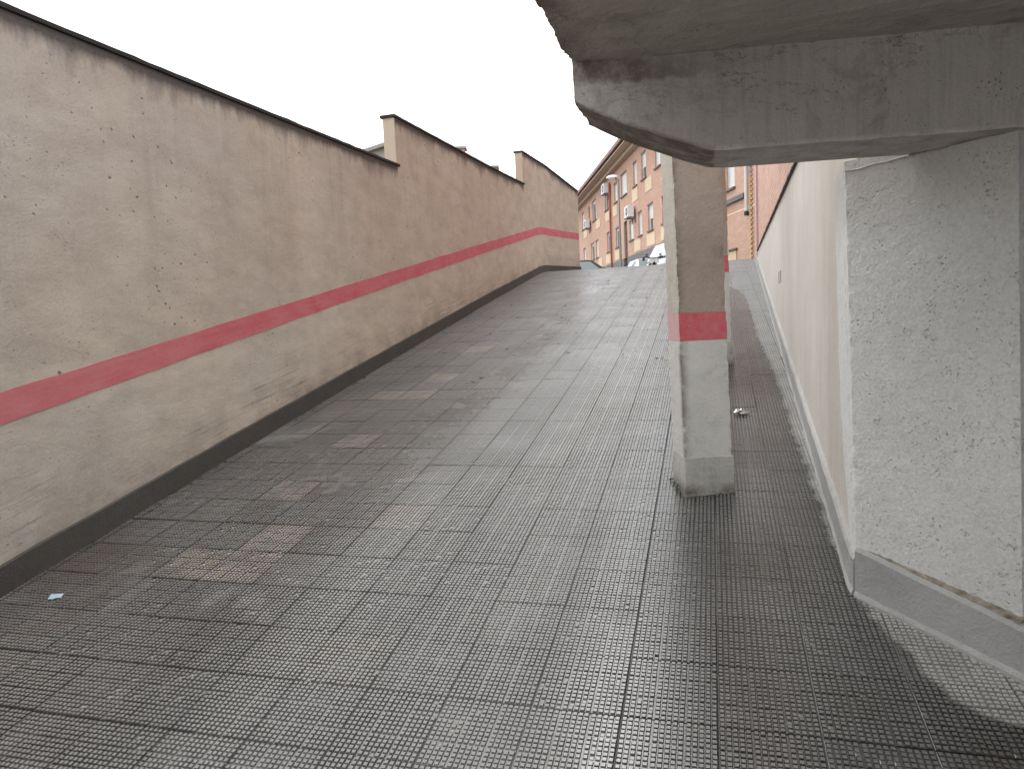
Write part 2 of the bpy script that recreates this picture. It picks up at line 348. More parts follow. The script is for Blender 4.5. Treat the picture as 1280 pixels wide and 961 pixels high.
c_ = t.mix(t.math('MULTIPLY', t.rng(t.noise(scale=34, detail=6, rough=0.75), 0.60, 0.66), 0.7), c_, (0.36, 0.27, 0.22))
MAT['red_band'] = t.done(c_, 0.75, t.bump(t.noise(scale=70, detail=6, rough=0.7), 0.005, 0.6))
mottled('flashing', (0.055, 0.04, 0.035), (0.10, 0.07, 0.06), 10, 0.7, 0.008)
mottled('asphalt', (0.045, 0.045, 0.047), (0.07, 0.07, 0.07), 2, 0.7, 0.004, 120)
mottled('pavement', (0.25, 0.24, 0.23), (0.18, 0.175, 0.17), 3, 0.7, 0.004)
mottled('garden_soil', (0.12, 0.10, 0.075), (0.08, 0.09, 0.045), 2, 0.95, 0.02)
mottled('fibre_cement', (0.36, 0.345, 0.32), (0.26, 0.25, 0.235), 4, 0.9, 0.01)
brick_mat('brick_far', (0.53, 0.305, 0.21), (0.45, 0.24, 0.165), (0.53, 0.42, 0.33))
brick_mat('brick_near', (0.55, 0.31, 0.235), (0.43, 0.22, 0.17), (0.55, 0.46, 0.40), dirt=0.35)
brick_mat('brick_yellow', (0.60, 0.40, 0.19), (0.50, 0.31, 0.14), (0.30, 0.2, 0.12))
mottled('chimney_brick', (0.36, 0.24, 0.21), (0.42, 0.30, 0.26), 12, 0.85, 0.01)
mottled('cream_panel', (0.66, 0.52, 0.36), (0.60, 0.46, 0.31), 5, 0.85, 0.003)
mottled('shutter_white', (0.72, 0.73, 0.72), (0.62, 0.63, 0.62), 4, 0.55, 0.002)
mottled('shutter_brown', (0.16, 0.10, 0.075), (0.22, 0.15, 0.11), 4, 0.5, 0.002)
mottled('sill_dark', (0.16, 0.12, 0.10), (0.11, 0.085, 0.075), 6, 0.7, 0.002)
mottled('eave_brown', (0.20, 0.105, 0.09), (0.27, 0.16, 0.14), 5, 0.7, 0.004)
mottled('roof_tile', (0.34, 0.14, 0.09), (0.25, 0.11, 0.08), 6, 0.85, 0.01)
mottled('soffit_wood', (0.56, 0.42, 0.31), (0.46, 0.34, 0.25), 6, 0.8, 0.004)
mottled('plinth_grey', (0.16, 0.15, 0.155), (0.11, 0.105, 0.11), 3, 0.8, 0.004)
mottled('door_black', (0.018, 0.015, 0.015), (0.03, 0.025, 0.024), 5, 0.45, 0.002)
mottled('pipe_red', (0.36, 0.10, 0.06), (0.28, 0.085, 0.06), 5, 0.6, 0.001)
mottled('pipe_white', (0.68, 0.68, 0.68), (0.58, 0.58, 0.58), 5, 0.5, 0.001)
mottled('pole_grey', (0.25, 0.26, 0.25), (0.19, 0.20, 0.19), 5, 0.5, 0.001, 60, 0.4)
mottled('lamp_white', (0.78, 0.77, 0.72), (0.70, 0.69, 0.64), 5, 0.45, 0)
mottled('aircon_white', (0.74, 0.75, 0.76), (0.66, 0.67, 0.68), 5, 0.5, 0)
mottled('grille_dark', (0.12, 0.12, 0.125), (0.08, 0.08, 0.085), 9, 0.6, 0.002)
mottled('paint_black', (0.02, 0.022, 0.024), (0.025, 0.027, 0.03), 3, 0.25, 0)
mottled('paint_white', (0.74, 0.76, 0.78), (0.70, 0.72, 0.74), 3, 0.25, 0)
mottled('paint_silver', (0.52, 0.55, 0.58), (0.47, 0.50, 0.53), 3, 0.28, 0, 60, 0.3)
mottled('rubber', (0.02, 0.02, 0.02), (0.03, 0.03, 0.03), 20, 0.8, 0.002)
mottled('rim_grey', (0.45, 0.46, 0.47), (0.38, 0.39, 0.40), 20, 0.35, 0, 60, 0.7)
mottled('black_plastic', (0.02, 0.02, 0.021), (0.03, 0.03, 0.031), 20, 0.5, 0)
mottled('paper_blue', (0.34, 0.48, 0.56), (0.42, 0.55, 0.62), 30, 0.8, 0)
mottled('moss_green', (0.05, 0.075, 0.02), (0.085, 0.10, 0.03), 40, 0.95, 0)
mottled('leaf_dark', (0.035, 0.045, 0.02), (0.06, 0.05, 0.03), 40, 0.8, 0)
mottled('foil', (0.85, 0.85, 0.86), (0.75, 0.75, 0.76), 30, 0.22, 0.004, 120, 1.0)
t = NT('window_glass'); MAT['glass'] = t.done((0.055, 0.075, 0.08), 0.06, spec=0.9)
t = NT('car_glass'); MAT['car_glass'] = t.done((0.24, 0.285, 0.30), 0.08, spec=0.5)
t = NT('lens_glass'); MAT['lens'] = t.done((0.75, 0.75, 0.74), 0.12, spec=0.8)


# ------------------------------------------------------------------ mesh helpers
def link(name, me, mat, parent=None):
    o = bpy.data.objects.new(name, me); COL.objects.link(o)
    if mat is not None:
        for m in (mat if isinstance(mat, (list, tuple)) else [mat]): me.materials.append(MAT[m] if isinstance(m, str) else m)
    if parent is not None: o.parent = parent
    return o


def mesh(name, verts, faces, mat, parent=None, attrs=None, smooth=False, fmat=None, uv=None):
    me = bpy.data.meshes.new(name); me.from_pydata([tuple(v) for v in verts], [], faces)
    for k, vals in (attrs or {}).items():
        a = me.attributes.new(k, 'FLOAT', 'POINT'); a.data.foreach_set('value', list(vals))
    o = link(name, me, mat, parent)
    if fmat: me.polygons.foreach_set('material_index', fmat)
    if smooth: me.polygons.foreach_set('use_smooth', [True] * len(me.polygons))
    if uv:
        l = me.uv_layers.new(name='UVMap')
        for p in me.polygons:
            for li in p.loop_indices: l.data[li].uv = uv(me.vertices[me.loops[li].vertex_index].co, p.normal)
    me.validate(); me.update()
    return o


def from_bm(name, bm, mat, parent=None, smooth=False, bevel=0.0, uv=None):
    if bevel > 0:
        bmesh.ops.bevel(bm, geom=[e for e in bm.edges], offset=bevel, segments=2, profile=0.6, affect='EDGES')
    bmesh.ops.recalc_face_normals(bm, faces=bm.faces[:])
    me = bpy.data.meshes.new(name); bm.to_mesh(me); bm.free()
    o = link(name, me, mat, parent)
    if smooth: me.polygons.foreach_set('use_smooth', [True] * len(me.polygons))
    if uv:
        l = me.uv_layers.new(name='UVMap')
        for p in me.polygons:
            for li in p.loop_indices: l.data[li].uv = uv(me.vertices[me.loops[li].vertex_index].co, p.normal)
    return o


def bm_box(bm, lo, hi, M=None):
    vs = [bm.verts.new((x, y, z)) for x in (lo[0], hi[0]) for y in (lo[1], hi[1]) for z in (lo[2], hi[2])]
    for f in ((0, 1, 3, 2), (4, 6, 7, 5), (0, 4, 5, 1), (2, 3, 7, 6), (0, 2, 6, 4), (1, 5, 7, 3)): bm.faces.new([vs[i] for i in f])
    if M is not None: bmesh.ops.transform(bm, matrix=M, verts=vs)
    return vs


def bm_cyl(bm, p, q, r1, r2=None, seg=12):
    p, q = Vector(p), Vector(q); r2 = r1 if r2 is None else r2
    d = (q - p); M = Matrix.Translation((p + q) / 2) @ d.to_track_quat('Z', 'Y').to_matrix().to_4x4()
    bmesh.ops.create_cone(bm, cap_ends=True, segments=seg, radius1=r1, radius2=r2, depth=d.length, matrix=M)


def box(name, lo, hi, mat, parent=None, M=None, bevel=0.0, uv=None):
    bm = bmesh.new(); bm_box(bm, lo, hi, M); return from_bm(name, bm, mat, parent, bevel=bevel, uv=uv)


def cyl(name, p, q, r, mat, parent=None, r2=None, seg=12):
    bm = bmesh.new(); bm_cyl(bm, p, q, r, r2, seg); return from_bm(name, bm, mat, parent, smooth=False)


def thing(name, label, cat, loc=(0, 0, 0), rz=0.0, group=None):
    o = bpy.data.objects.new(name, None); COL.objects.link(o)
    o.location = loc; o.rotation_euler = (0, 0, rz); o['label'] = label; o['category'] = cat; o['kind'] = 'thing'
    if group: o['group'] = group
    o.empty_display_size = 0.2
    return o


def tag(o, label, cat, group=None):
    o['label'] = label; o['category'] = cat
    if group: o['group'] = group
    return o


def structure(o):
    o['kind'] = 'structure'; return o


def nz(p, s=1.0, o=0.0): return noise.noise(Vector((p[0] * s + o, p[1] * s - o, p[2] * s + 2 * o)))


def fbm(p, s=1.0, o=0.0): return noise.fractal(Vector((p[0] * s + o, p[1] * s - o, p[2] * s + 2 * o)), 0.9, 2.1, 5)


def rough_prism(name, ring, z0, z1, mat, parent=None, step=0.02, amp=0.006, scale=9.0, hook=None, attr=None, chip=0.0, lean=(0, 0)):
    """closed column over the plan polygon `ring`, finely divided, its faces and arrises roughened"""
    n = len(ring); pts = []; cornerness = []
    for i in range(n):
        a, b = Vector(ring[i]), Vector(ring[(i + 1) % n]); k = max(2, int((b - a).length / step))
        for j in range(k):
            pts.append(a.lerp(b, j / k)); cornerness.append(max(0.0, 1 - min(j, k - j) * step / 0.02))
    cx = sum(p.x for p in pts) / len(pts); cy = sum(p.y for p in pts) / len(pts)
    nzs = max(2, int((z1 - z0) / step)); V = []; F = []; m = len(pts)
    for k in range(nzs + 1):
        z = z0 + (z1 - z0) * k / nzs
        for p, cn in zip(pts, cornerness):
            q = Vector((p.x + lean[0] * (z - z0), p.y + lean[1] * (z - z0), z)); d = Vector((p.x - cx, p.y - cy, 0)).normalized()
            a = amp * fbm(q, scale) - chip * cn * max(0.0, 0.25 + fbm(q, 16, 3.0))
            if hook: a += hook(q)
            V.append(q + d * a)
    for k in range(nzs):
        for i in range(m):
            j = (i + 1) % m; F.append((k * m + i, k * m + j, (k + 1) * m + j, (k + 1) * m + i))
    F.append(tuple(range(m))[::-1]); F.append(tuple(nzs * m + i for i in range(m)))
    at = {attr[0]: [attr[1](v) for v in V]} if attr else None
    return mesh(name, V, F, mat, parent, at, smooth=False)


# ------------------------------------------------------------------ ground profile
Y_CREST = 14.9


def gz(y):
    """height of the paving along the drive"""
    e = 0.5
    if y < 0.4: return SLOPE * 0.4 + (y - 0.4) * 0.02
    if y <= Y_CREST - e: return SLOPE * y
    zc = SLOPE * Y_CREST
    if y >= Y_CREST + e: return zc + 0.03 * min(y - Y_CREST, 4.0)
    tt = (y - (Y_CREST - e)) / (2 * e)
    return SLOPE * (Y_CREST - e) + 2 * e * (SLOPE * tt + (0.03 - SLOPE) * tt * tt / 2)


LWP = [(-5.0, -3.20), (2.5, -3.303), (4.4, -3.357), (7.4, -3.416), (11.4, -3.46), (15.4, -3.44), (17.45, -3.10)]


def lx(y):
    for (a, b), (c, d) in zip(LWP, LWP[1:]):
        if y <= c: return b + (d - b) * (y - a) / (c - a)
    return LWP[-1][1]


def rx(y): return 0.515 + 0.0255 * (y - 3.0)


STREET_Z = gz(20.0)

# street, garden and the ground behind the buildings
gv = []; gf = []
ys = [14.6, 15.0, 15.4, 16, 17, 18, 19, 22, 30, 60, 400]
for i, y in enumerate(ys):
    for x in (-400, -3.2, 1.1, 400): gv.append((x, y, gz(y) - 0.012))
for i in range(len(ys) - 1):
    for k in range(3): gf.append((i * 4 + k, i * 4 + k + 1, (i + 1) * 4 + k + 1, (i + 1) * 4 + k))
structure(mesh('street', gv, gf, 'asphalt'))
structure(mesh('garden_ground', [(-400, -60, 2.45), (-3.5, -60, 2.45), (-3.5, 14.6, 2.55), (-400, 14.6, 2.55)], [(0, 1, 2, 3)], 'garden_soil'))

# ------------------------------------------------------------------ ramp and its paving slabs
ry = [-6.0, 0.0, 0.4] + [0.8 + 0.4 * i for i in range(36)] + [15.2, 15.4, 15.6, 16.2]
rv = []; rf = []
for y in ry:
    for x in (-3.75, 0.5, 4.5): rv.append((x, y, gz(y) - 0.0035))
for i in range(len(ry) - 1):
    for k in range(2): rf.append((i * 3 + k, i * 3 + k + 1, (i + 1) * 3 + k + 1, (i + 1) * 3 + k))
ramp = structure(mesh('ramp', rv, rf, 'ramp_bed'))


def slab_mesh_data(seed, studh, n=5, lod=False):
    """one dimpled paving slab about its centre: base plate and 15 x 15 studs in blocks of five"""
    rg = np.random.default_rng(seed)
    V = []; F = []; T = []
    hs_ = TP / 2 - 0.0022
    tilt = rg.normal(0, 0.0004, 2)
    V += [(-hs_, -hs_, -0.012), (hs_, -hs_, -0.012), (hs_, hs_, -0.012), (-hs_, hs_, -0.012),
          (-hs_, -hs_, -0.001), (hs_, -hs_, -0.001), (hs_, hs_, -0.001), (-hs_, hs_, -0.001)]
    e = hs_ - 0.002
    V += [(-e, -e, 0), (e, -e, 0), (e, e, 0), (-e, e, 0)]
    F += [(0, 1, 5, 4), (1, 2, 6, 5), (2, 3, 7, 6), (3, 0, 4, 7), (4, 5, 9, 8), (5, 6, 10, 9), (6, 7, 11, 10), (7, 4, 8, 11), (8, 9, 10, 11)]
    T += [0.0] * 8 + [0.1] * 4
    blk = TP / 3; pit = (blk - 0.0036) / 5
    for bi in range(3):
        for bj in range(3):
            for i in range(5):
                for j in range(5):
                    cx = -TP / 2 + bi * blk + 0.0018 + (i + 0.5) * pit + rg.normal(0, 0.00025)
                    cy = -TP / 2 + bj * blk + 0.0018 + (j + 0.5) * pit + rg.normal(0, 0.00025)
                    h = studh * (0.8 + 0.4 * rg.random())
                    if rg.random() < 0.012: h *= 0.25
                    b = pit * 0.42; tp = pit * 0.30
                    k = len(V)
                    V += [(cx - b, cy - b, 0.0), (cx + b, cy - b, 0.0), (cx + b, cy + b, 0.0), (cx - b, cy + b, 0.0)]
                    V += [(cx - tp, cy - tp, h), (cx + tp, cy - tp, h), (cx + tp, cy + tp, h), (cx - tp, cy + tp, h)]
                    F += [(k, k + 1, k + 5, k + 4), (k + 1, k + 2, k + 6, k + 5), (k + 2, k + 3, k + 7, k + 6), (k + 3, k, k + 4, k + 7), (k + 4, k + 5, k + 6, k + 7)]
                    T += [0.0] * 4 + [1.0] * 4
    return np.array(V), F, T


PROTO = []
for kk in range(8):
    PROTO.append(slab_mesh_data(kk, (0.0058, 0.0054, 0.0062, 0.0050, 0.0058, 0.0055, 0.0046, 0.0064)[kk]))


def proto_mesh(k, m):
    V, F, T = PROTO[k]
    me = bpy.data.meshes.new('paving_slab'); me.from_pydata(V.tolist(), [], F)
    me.attributes.new('top', 'FLOAT', 'POINT').data.foreach_set('value', T)
    me.materials.append(MAT[m]); me.update(); return me


PM = {(k, m): proto_mesh(k, m) for k in range(8) for m in ('tile', 'tile_yellow', 'tile_pink')}

special = {}
def cell_of(x, y): return (math.floor((x - TX0) / TP), math.floor((y / COSA - TS0) / TP))
for x, y, m in [(-2.5, 2.88, 'tile_yellow'), (-2.22, 2.88, 'tile_pink'), (-2.45, 3.66, 'tile_pink'), (-2.25, 3.2, 'tile_pink'),
                (-1.68, 3.34, 'tile_pink'), (-2.72, 5.75, 'tile_yellow'), (-2.45, 5.75, 'tile_yellow'), (-2.6, 6.3, 'tile_yellow'),
                (-2.5, 4.75, 'tile_pink'), (-2.62, 7.4, 'tile_yellow'), (-1.4, 2.2, 'tile_yellow')]:
    special[cell_of(x, y)] = m

slots = []
S_END = (Y_CREST + 0.55) / COSA
for j in range(-6, 60):
    for i in range(-7, 16):
        cx = TX0 + (i + 0.5) * TP; s_ = TS0 + (j + 0.5) * TP; y = s_ * COSA
        if s_ > S_END or y < 1.0: continue
        if cx < lx(y) - 0.12: continue
        lim = rx(y) + 0.12 if y > 3.0 else (0.6 + (3.1 - y) * 1.2 if y > 2.3 else 1.75)
        if cx > lim: continue
        p = Vector((cx, y, gz(y))) - EYE
        dz = p.dot(fwd); u_ = p.dot(right) / max(dz, .01) * 890; v_ = p.dot(upv) / max(dz, .01) * 890
        seen = dz > 0.2 and abs(u_) < 690 and abs(v_) < 530 and not (u_ > 215 and u_ < 280 and y > 4.2 and v_ > -130)
        slots.append((0 if seen else 1, p.length, cx, y, i, j))
slots.sort()
farV = []; farF = []; farT = []; nv = 0
for idx, (un, dist, cx, y, i, j) in enumerate(slots):
    rg = random.Random(i * 131 + j * 977)
    k = rg.randrange(8); m = special.get((i, j), 'tile')
    ang = math.atan((gz(y + 0.05) - gz(y - 0.05)) / 0.1)
    M = (Matrix.Translation((cx, y, gz(y) + rg.uniform(-0.0012, 0.0016))) @ Matrix.Rotation(ang + rg.gauss(0, 0.002), 4, 'X')
         @ Matrix.Rotation(rg.gauss(0, 0.002), 4, 'Y') @ Matrix.Rotation(rg.gauss(0, 0.003) + rg.choice((0, 1, 2, 3)) * math.pi / 2, 4, 'Z'))
    if idx < 298:
        o = bpy.data.objects.new('paving_slab', PM[(k, m)]); COL.objects.link(o); o.matrix_world = M; o.parent = ramp
    else:
        V, F, T = PROTO[k]
        A = np.array(M); W = V @ A[:3, :3].T + A[:3, 3]
        farV.append(W); farT.append(T); farF.append(np.array(F, dtype=np.int32) + nv); nv += len(W)
W = np.concatenate(farV); Fq = np.concatenate(farF)
me = bpy.data.meshes.new('far_paving_slabs'); me.vertices.add(len(W)); me.vertices.foreach_set('co', W.ravel())
me.loops.add(Fq.size); me.loops.foreach_set('vertex_index', Fq.ravel())
me.polygons.add(len(Fq)); me.polygons.foreach_set('loop_start', np.arange(0, Fq.size, 4, dtype=np.int32))
me.update(calc_edges=True)
me.attributes.new('top', 'FLOAT', 'POINT').data.foreach_set('value', np.concatenate(farT))
fp = link('far_paving_slabs', me, 'tile', ramp); fp['kind'] = 'stuff'; me.shade_flat()

# ------------------------------------------------------------------ left boundary wall with stepped top
lw = thing('boundary_wall', 'long beige rendered wall with stepped dark coping and a red painted stripe', 'wall', (-3.4, 6.0, gz(6.0)))
lw_inv = Matrix.Translation((-3.4, 6.0, gz(6.0))).inverted()


def loc_parent(o, root, inv):
    o.parent = root; o.matrix_parent_inverse = inv; return o


def wall_strip(name, y0, y1, ztop, mat, hb_lo, hb_hi=None, proud=0.0, thick=0.15, attr_top=None, ends=True, step=0.35, wob=0.0, flat=None):
    """piece of wall that follows the drive: inner face at lx(y)+proud, top either height above paving (hb_hi) or level(y) ztop"""
    n = max(2, int((y1 - y0) / step)); yy = [y0 + (y1 - y0) * i / n for i in range(n + 1)]
    for k in (15.4,):
        if y0 < k < y1: yy = sorted(set(yy + [k]))
    V = []; F = []; HB = []; DT = []
    for y in yy:
        g = gz(y); zt = g + hb_hi if hb_hi is not None else ztop(y); zb = g + hb_lo
        w1 = wob * nz((y, 0, 1), 3.1) + 0.4 * wob * nz((y, 2, 1), 15); w2 = wob * nz((y, 5, 1), 3.3) + 0.4 * wob * nz((y, 9, 1), 14)
        xi = lx(y) + proud; xo = xi - thick
        nrow = 5
        for k in range(nrow):
            z = (zb + w1) + (zt + w2 - zb - w1) * k / (nrow - 1)
            V.append((xi, y, z)); HB.append(z - g); DT.append((attr_top(y) if attr_top else zt) - z)
        V.append((xo, y, zt + w2)); HB.append(zt - g); DT.append(0.0)
        V.append((xo, y, zb + w1)); HB.append(0.0); DT.append(2.0)
    m = 7
    for i in range(len(yy) - 1):
        for k in range(m):
            a = i * m + k; b = i * m + (k + 1) % m; F.append((b, a, a + m, b + m))
    F.append(tuple(range(m))); F.append(tuple(len(V) - m + k for k in range(m))[::-1])
    return loc_parent(mesh(name, V, F, mat, None, {'hb': HB, 'dtop': DT}), lw, lw_inv)


T1 = lambda y: 3.262 + (y - 2.85) * 0.033
T2 = lambda y: 3.960 + (y - 7.6) * 0.038
T3 = lambda y: 4.79 + 0.09 * (y - 13.55) / 1.85 if y < 15.4 else 4.88 - 0.26 * (y - 15.4) / 2.05
SEC = [(-5.0, 7.66, T1), (7.66, 13.55, T2), (13.55, 17.45, T3)]
for (a, b, T) in SEC:
    o = wall_strip('wall_section', a, b, T, 'plaster_left', -0.12)
    # coping, slightly proud, chipped
    n = int((b - a) / 0.12); V = []; F = []
    for i in range(n + 1):
        y = a - 0.03 + (b - a + 0.06) * i / n; z = T(min(max(y, a), b)); xi = lx(min(max(y, -5), 17.4)) + 0.022 + 0.006 * nz((y, 1, 0), 6); xo = xi - 0.195
        h = 0.032 + 0.008 * nz((y, 3, 2), 9)
        V += [(xi, y, z + 0.002), (xi, y, z + h * .8), (xi - .012, y, z + h), (xo, y, z + h), (xo, y, z + 0.002)]
    for i in range(n):
        for k in range(5): p, q = i * 5 + k, i * 5 + (k + 1) % 5; F.append((q, p, p + 5, q + 5))
    F.append((0, 1, 2, 3, 4)); F.append(tuple(len(V) - 1 - k for k in range(5)))
    loc_parent(mesh('coping', V, F, 'coping'), lw, lw_inv)
# lighter end faces of the raised sections
for (yb, lo, hi) in ((7.66, T1(7.66) + 0.042, T2(7.66)), (13.55, T2(13.55) + 0.042, T3(13.55))):
    x0 = lx(yb)
    o = box('end_face', (x0 - 0.146, yb - 0.012, lo), (x0 - 0.004, yb - 0.001, hi - 0.002), 'end_plaster'); loc_parent(o, lw, lw_inv)
wall_strip('painted_stripe', -4.9, 17.42, None, 'stripe', 0.795, 0.945, 0.0035, 0.006, wob=0.006, step=0.06)
wall_strip('skirting', -4.9, 17.46, None, 'dark_skirting', -0.03, 0.145, 0.028, 0.05, wob=0.005, step=0.08)

# ------------------------------------------------------------------ right side wall, pier and skirting
rw = thing('side_wall', 'cream plastered retaining wall beside the narrow wet strip, with a roughcast grey end pier', 'wall', (0.6, 6.0, gz(6.0)))
rw_inv = Matrix.Translation((0.6, 6.0, gz(6.0))).inverted()
RW_TOP = 2.64
C0 = (0.530, 2.945); C1 = (0.945, 2.545)
V = []; F = []; n = 60
for i in range(n + 1):
    y = 2.96 + (14.75 - 2.96) * i / n; x = rx(y) + 0.012
    V += [(x, y, gz(y) - 0.1), (x, y, RW_TOP), (x + 0.4, y, RW_TOP), (x + 0.4, y, gz(y) - 0.1)]
for i in range(n):
    for k in range(4): a, b = i * 4 + k, i * 4 + (k + 1) % 4; F.append((a, b, b + 4, a + 4))
F.append((3, 2, 1, 0)); F.append(tuple(len(V) - 4 + k for k in range(4)))
# where the paving climbs above the wall top the wall is only a low upstand
V = [(v[0], v[1], max(v[2], gz(v[1]) + 0.16) if abs(v[2] - RW_TOP) < 1e-6 else v[2]) for v in V]
loc_parent(mesh('plastered_face', V, F, 'plaster_right'), rw, rw_inv)
ring = [C0, C1, (1.30, 2.75), (1.10, 3.4), (0.56, 3.4), (0.532, 3.02)]
pier = rough_prism('pier', [Vector((*p, 0)) for p in ring], 0.30, 2.17, 'roughcast', step=0.014, amp=0.0015, scale=26, chip=0.006, lean=(-0.026, 0.0))
loc_parent(pier, rw, rw_inv)


def skirt(name, pts, h, proud, mat, wob=0.004, hs=None):
    V = []; F = []; HB = []
    P2 = []
    for (a, b) in zip(pts, pts[1:]):
        a, b = Vector(a), Vector(b); k = max(2, int((b - a).length / 0.05))
        for j in range(k): P2.append((a.lerp(b, j / k), (b - a).normalized()))
    P2.append((Vector(pts[-1]), (Vector(pts[-1]) - Vector(pts[-2])).normalized()))
    for idx, (p, d) in enumerate(P2):
        nrm = Vector((-d.y, d.x))          # outward: left of travel
        f = idx / (len(P2) - 1); pr = proud(f) if callable(proud) else proud
        q = p + nrm * (pr + wob * nz((p.x, p.y, 3), 8)); r_ = p - nrm * 0.04
        g = gz(p.y); hh = (hs(f) if hs else h) + wob * nz((p.x, p.y, 1), 6)
        foot = q + nrm * (0.006 + 0.010 * max(0, nz((p.x, p.y, 7), 11)))
        V += [(foot.x, foot.y, g - 0.03), (foot.x, foot.y, g + 0.008), (q.x, q.y, g + 0.025), (q.x, q.y, g + hh - 0.012), (q.x - nrm.x * .008, q.y - nrm.y * .008, g + hh), (r_.x, r_.y, g + hh + 0.004), (r_.x, r_.y, g - 0.03)]
    m = 7
    for i in range(len(P2) - 1):
        for k in range(m): a, b = i * m + k, i * m + (k + 1) % m; F.append((a, b, b + m, a + m))
    F.append(tuple(range(m))[::-1]); F.append(tuple(len(V) - m + k for k in range(m)))
    return mesh(name, V, F, mat)


loc_parent(skirt('skirting', [C0] + [(rx(2.98) + 0.01, 2.98)] + [(rx(y) + 0.012, y) for y in (4, 6, 9, 12, 14.7)], 0.155, 0.022, 'side_skirting'), rw, rw_inv)
loc_parent(skirt('pier_skirting', [(1.02, 2.475), C1, C0], 0.175, lambda f: 0.062 - 0.035 * f, 'side_skirting', hs=lambda f: 0.165 + 0.03 * f), rw, rw_inv)
# dirty mortar line on the ledge of the pier skirting
d_ = (Vector(C0) - Vector(C1)).normalized(); nn = Vector((-d_.y, d_.x)); V = []; F = []
for i in range(61):
    f = i / 60; p = Vector(C1).lerp(Vector(C0), f); g = gz(p.y) + 0.165 + 0.03 * f
    w = 0.006 + 0.05 * (1 - f) * 0.8 + 0.005 * nz((p.x, p.y, 0), 30); h = 0.010 + 0.008 * max(0, nz((p.x, p.y, 5), 24)) + 0.006 * nz((p.x, p.y, 8), 60)
    a = p - nn * 0.01; b = p + nn * w
    V += [(b.x, b.y, g + 0.001), (b.x - nn.x * .004, b.y - nn.y * .004, g + h * .5), (a.x, a.y, g + h + 0.012), (a.x, a.y, g - 0.01)]
for i in range(60):
    for k in range(4): a, b = i * 4 + k, i * 4 + (k + 1) % 4; F.append((a, b, b + 4, a + 4))
mottled('dirt_line', (0.34, 0.30, 0.25), (0.10, 0.08, 0.062), 28, 0.95, 0.008)
loc_parent(mesh('mortar_line', V, F, 'dirt_line'), rw, rw_inv)
for yy in (7.35, 7.62):
    z = 1.93; x = rx(yy) + 0.012
    loc_parent(box('weep_slot', (x - 0.003, yy - 0.022, z - 0.06), (x + 0.03, yy + 0.022, z + 0.06), 'flashing'), rw, rw_inv)
# flashing between plaster and brick
V = []; F = []; n = 90
for i in range(n + 1):
    y = 3.3 + (13.6 - 3.3) * i / n; x = rx(y) - 0.012 + 0.010 * nz((y, 0, 0), 7); h = 0.030 + 0.014 * nz((y, 3, 0), 9)
    V += [(x, y, RW_TOP + 0.002), (x + 0.01, y, RW_TOP + h), (x + 0.2, y, RW_TOP + h + 0.01), (x + 0.2, y, RW_TOP + 0.002)]
for i in range(n):
    for k in range(4): a, b = i * 4 + k, i * 4 + (k + 1) % 4; F.append((a, b, b + 4, a + 4))
F.append((3, 2, 1, 0)); F.append(tuple(len(V) - 4 + k for k in range(4)))
loc_parent(mesh('flashing', V, F, 'flashing'), rw, rw_inv)

# ------------------------------------------------------------------ brick building above the side wall
UVW = lambda co, n_: ((co.x if abs(n_.y) > abs(n_.x) else co.y), co.z) if abs(n_.z) < 0.7 else (co.x, co.y)
bb = thing('brick_house', 'red brick house wall rising above the cream side wall', 'house', (3.0, 8.0, 2.7))
bb_inv = Matrix.Translation((3.0, 8.0, 2.7)).inverted()
y0, y1 = 3.2, 13.7
V = [(rx(y0) + 0.03, y0, RW_TOP + 0.045), (rx(y1) + 0.03, y1, RW_TOP + 0.045), (8.0, y1, RW_TOP + 0.045), (8.0, y0, RW_TOP + 0.045)]
V += [(x, y, 9.0) for x, y, z in V]
loc_parent(mesh('wall', V, [(0, 1, 2, 3)[::-1], (4, 5, 6, 7), (0, 4, 5, 1)[::-1], (1, 5, 6, 2)[::-1], (2, 6, 7, 3)[::-1], (3, 7, 4, 0)[::-1]], 'brick_near', uv=UVW), bb, bb_inv)
loc_parent(box('corner_strip', (rx(y1) - 0.005, y1 + 0.004, gz(y1) - 0.1), (rx(y1) + 0.5, y1 + 0.34, 9.0), 'pink_strip_lit_band', bevel=0.006), bb, bb_inv)
loc_parent(box('roof', (rx(y0) - 0.25, y0 - 0.1, 9.005), (8.2, y1 + 0.4, 9.2), 'roof_tile'), bb, bb_inv)

# ------------------------------------------------------------------ overhang: slab and its edge beam
ov = thing('garage_overhang', 'rough dark concrete slab with a chamfered downstand beam over the garage mouth', 'overhang', (0.5, 2.5, 2.45))
ov_inv = Matrix.Translation((0.5, 2.5, 2.45)).inverted()
BF = lambda x: 2.38 + 0.147 * x            # front face of the beam
BB = lambda x: 2.68 + 0.147 * x
BOT = [(-0.412, 2.325), (-0.36, 2.296), (-0.31, 2.270), (-0.24, 2.238), (-0.163, 2.208), (-0.08, 2.173), (-0.005, 2.148), (0.06, 2.143), (0.3, 2.144), (4.0, 2.148)]


def bot(x):
    for (a, b), (c, d) in zip(BOT, BOT[1:]):
        if x <= c: return b + (d - b) * (x - a) / (c - a)
    return BOT[-1][1]


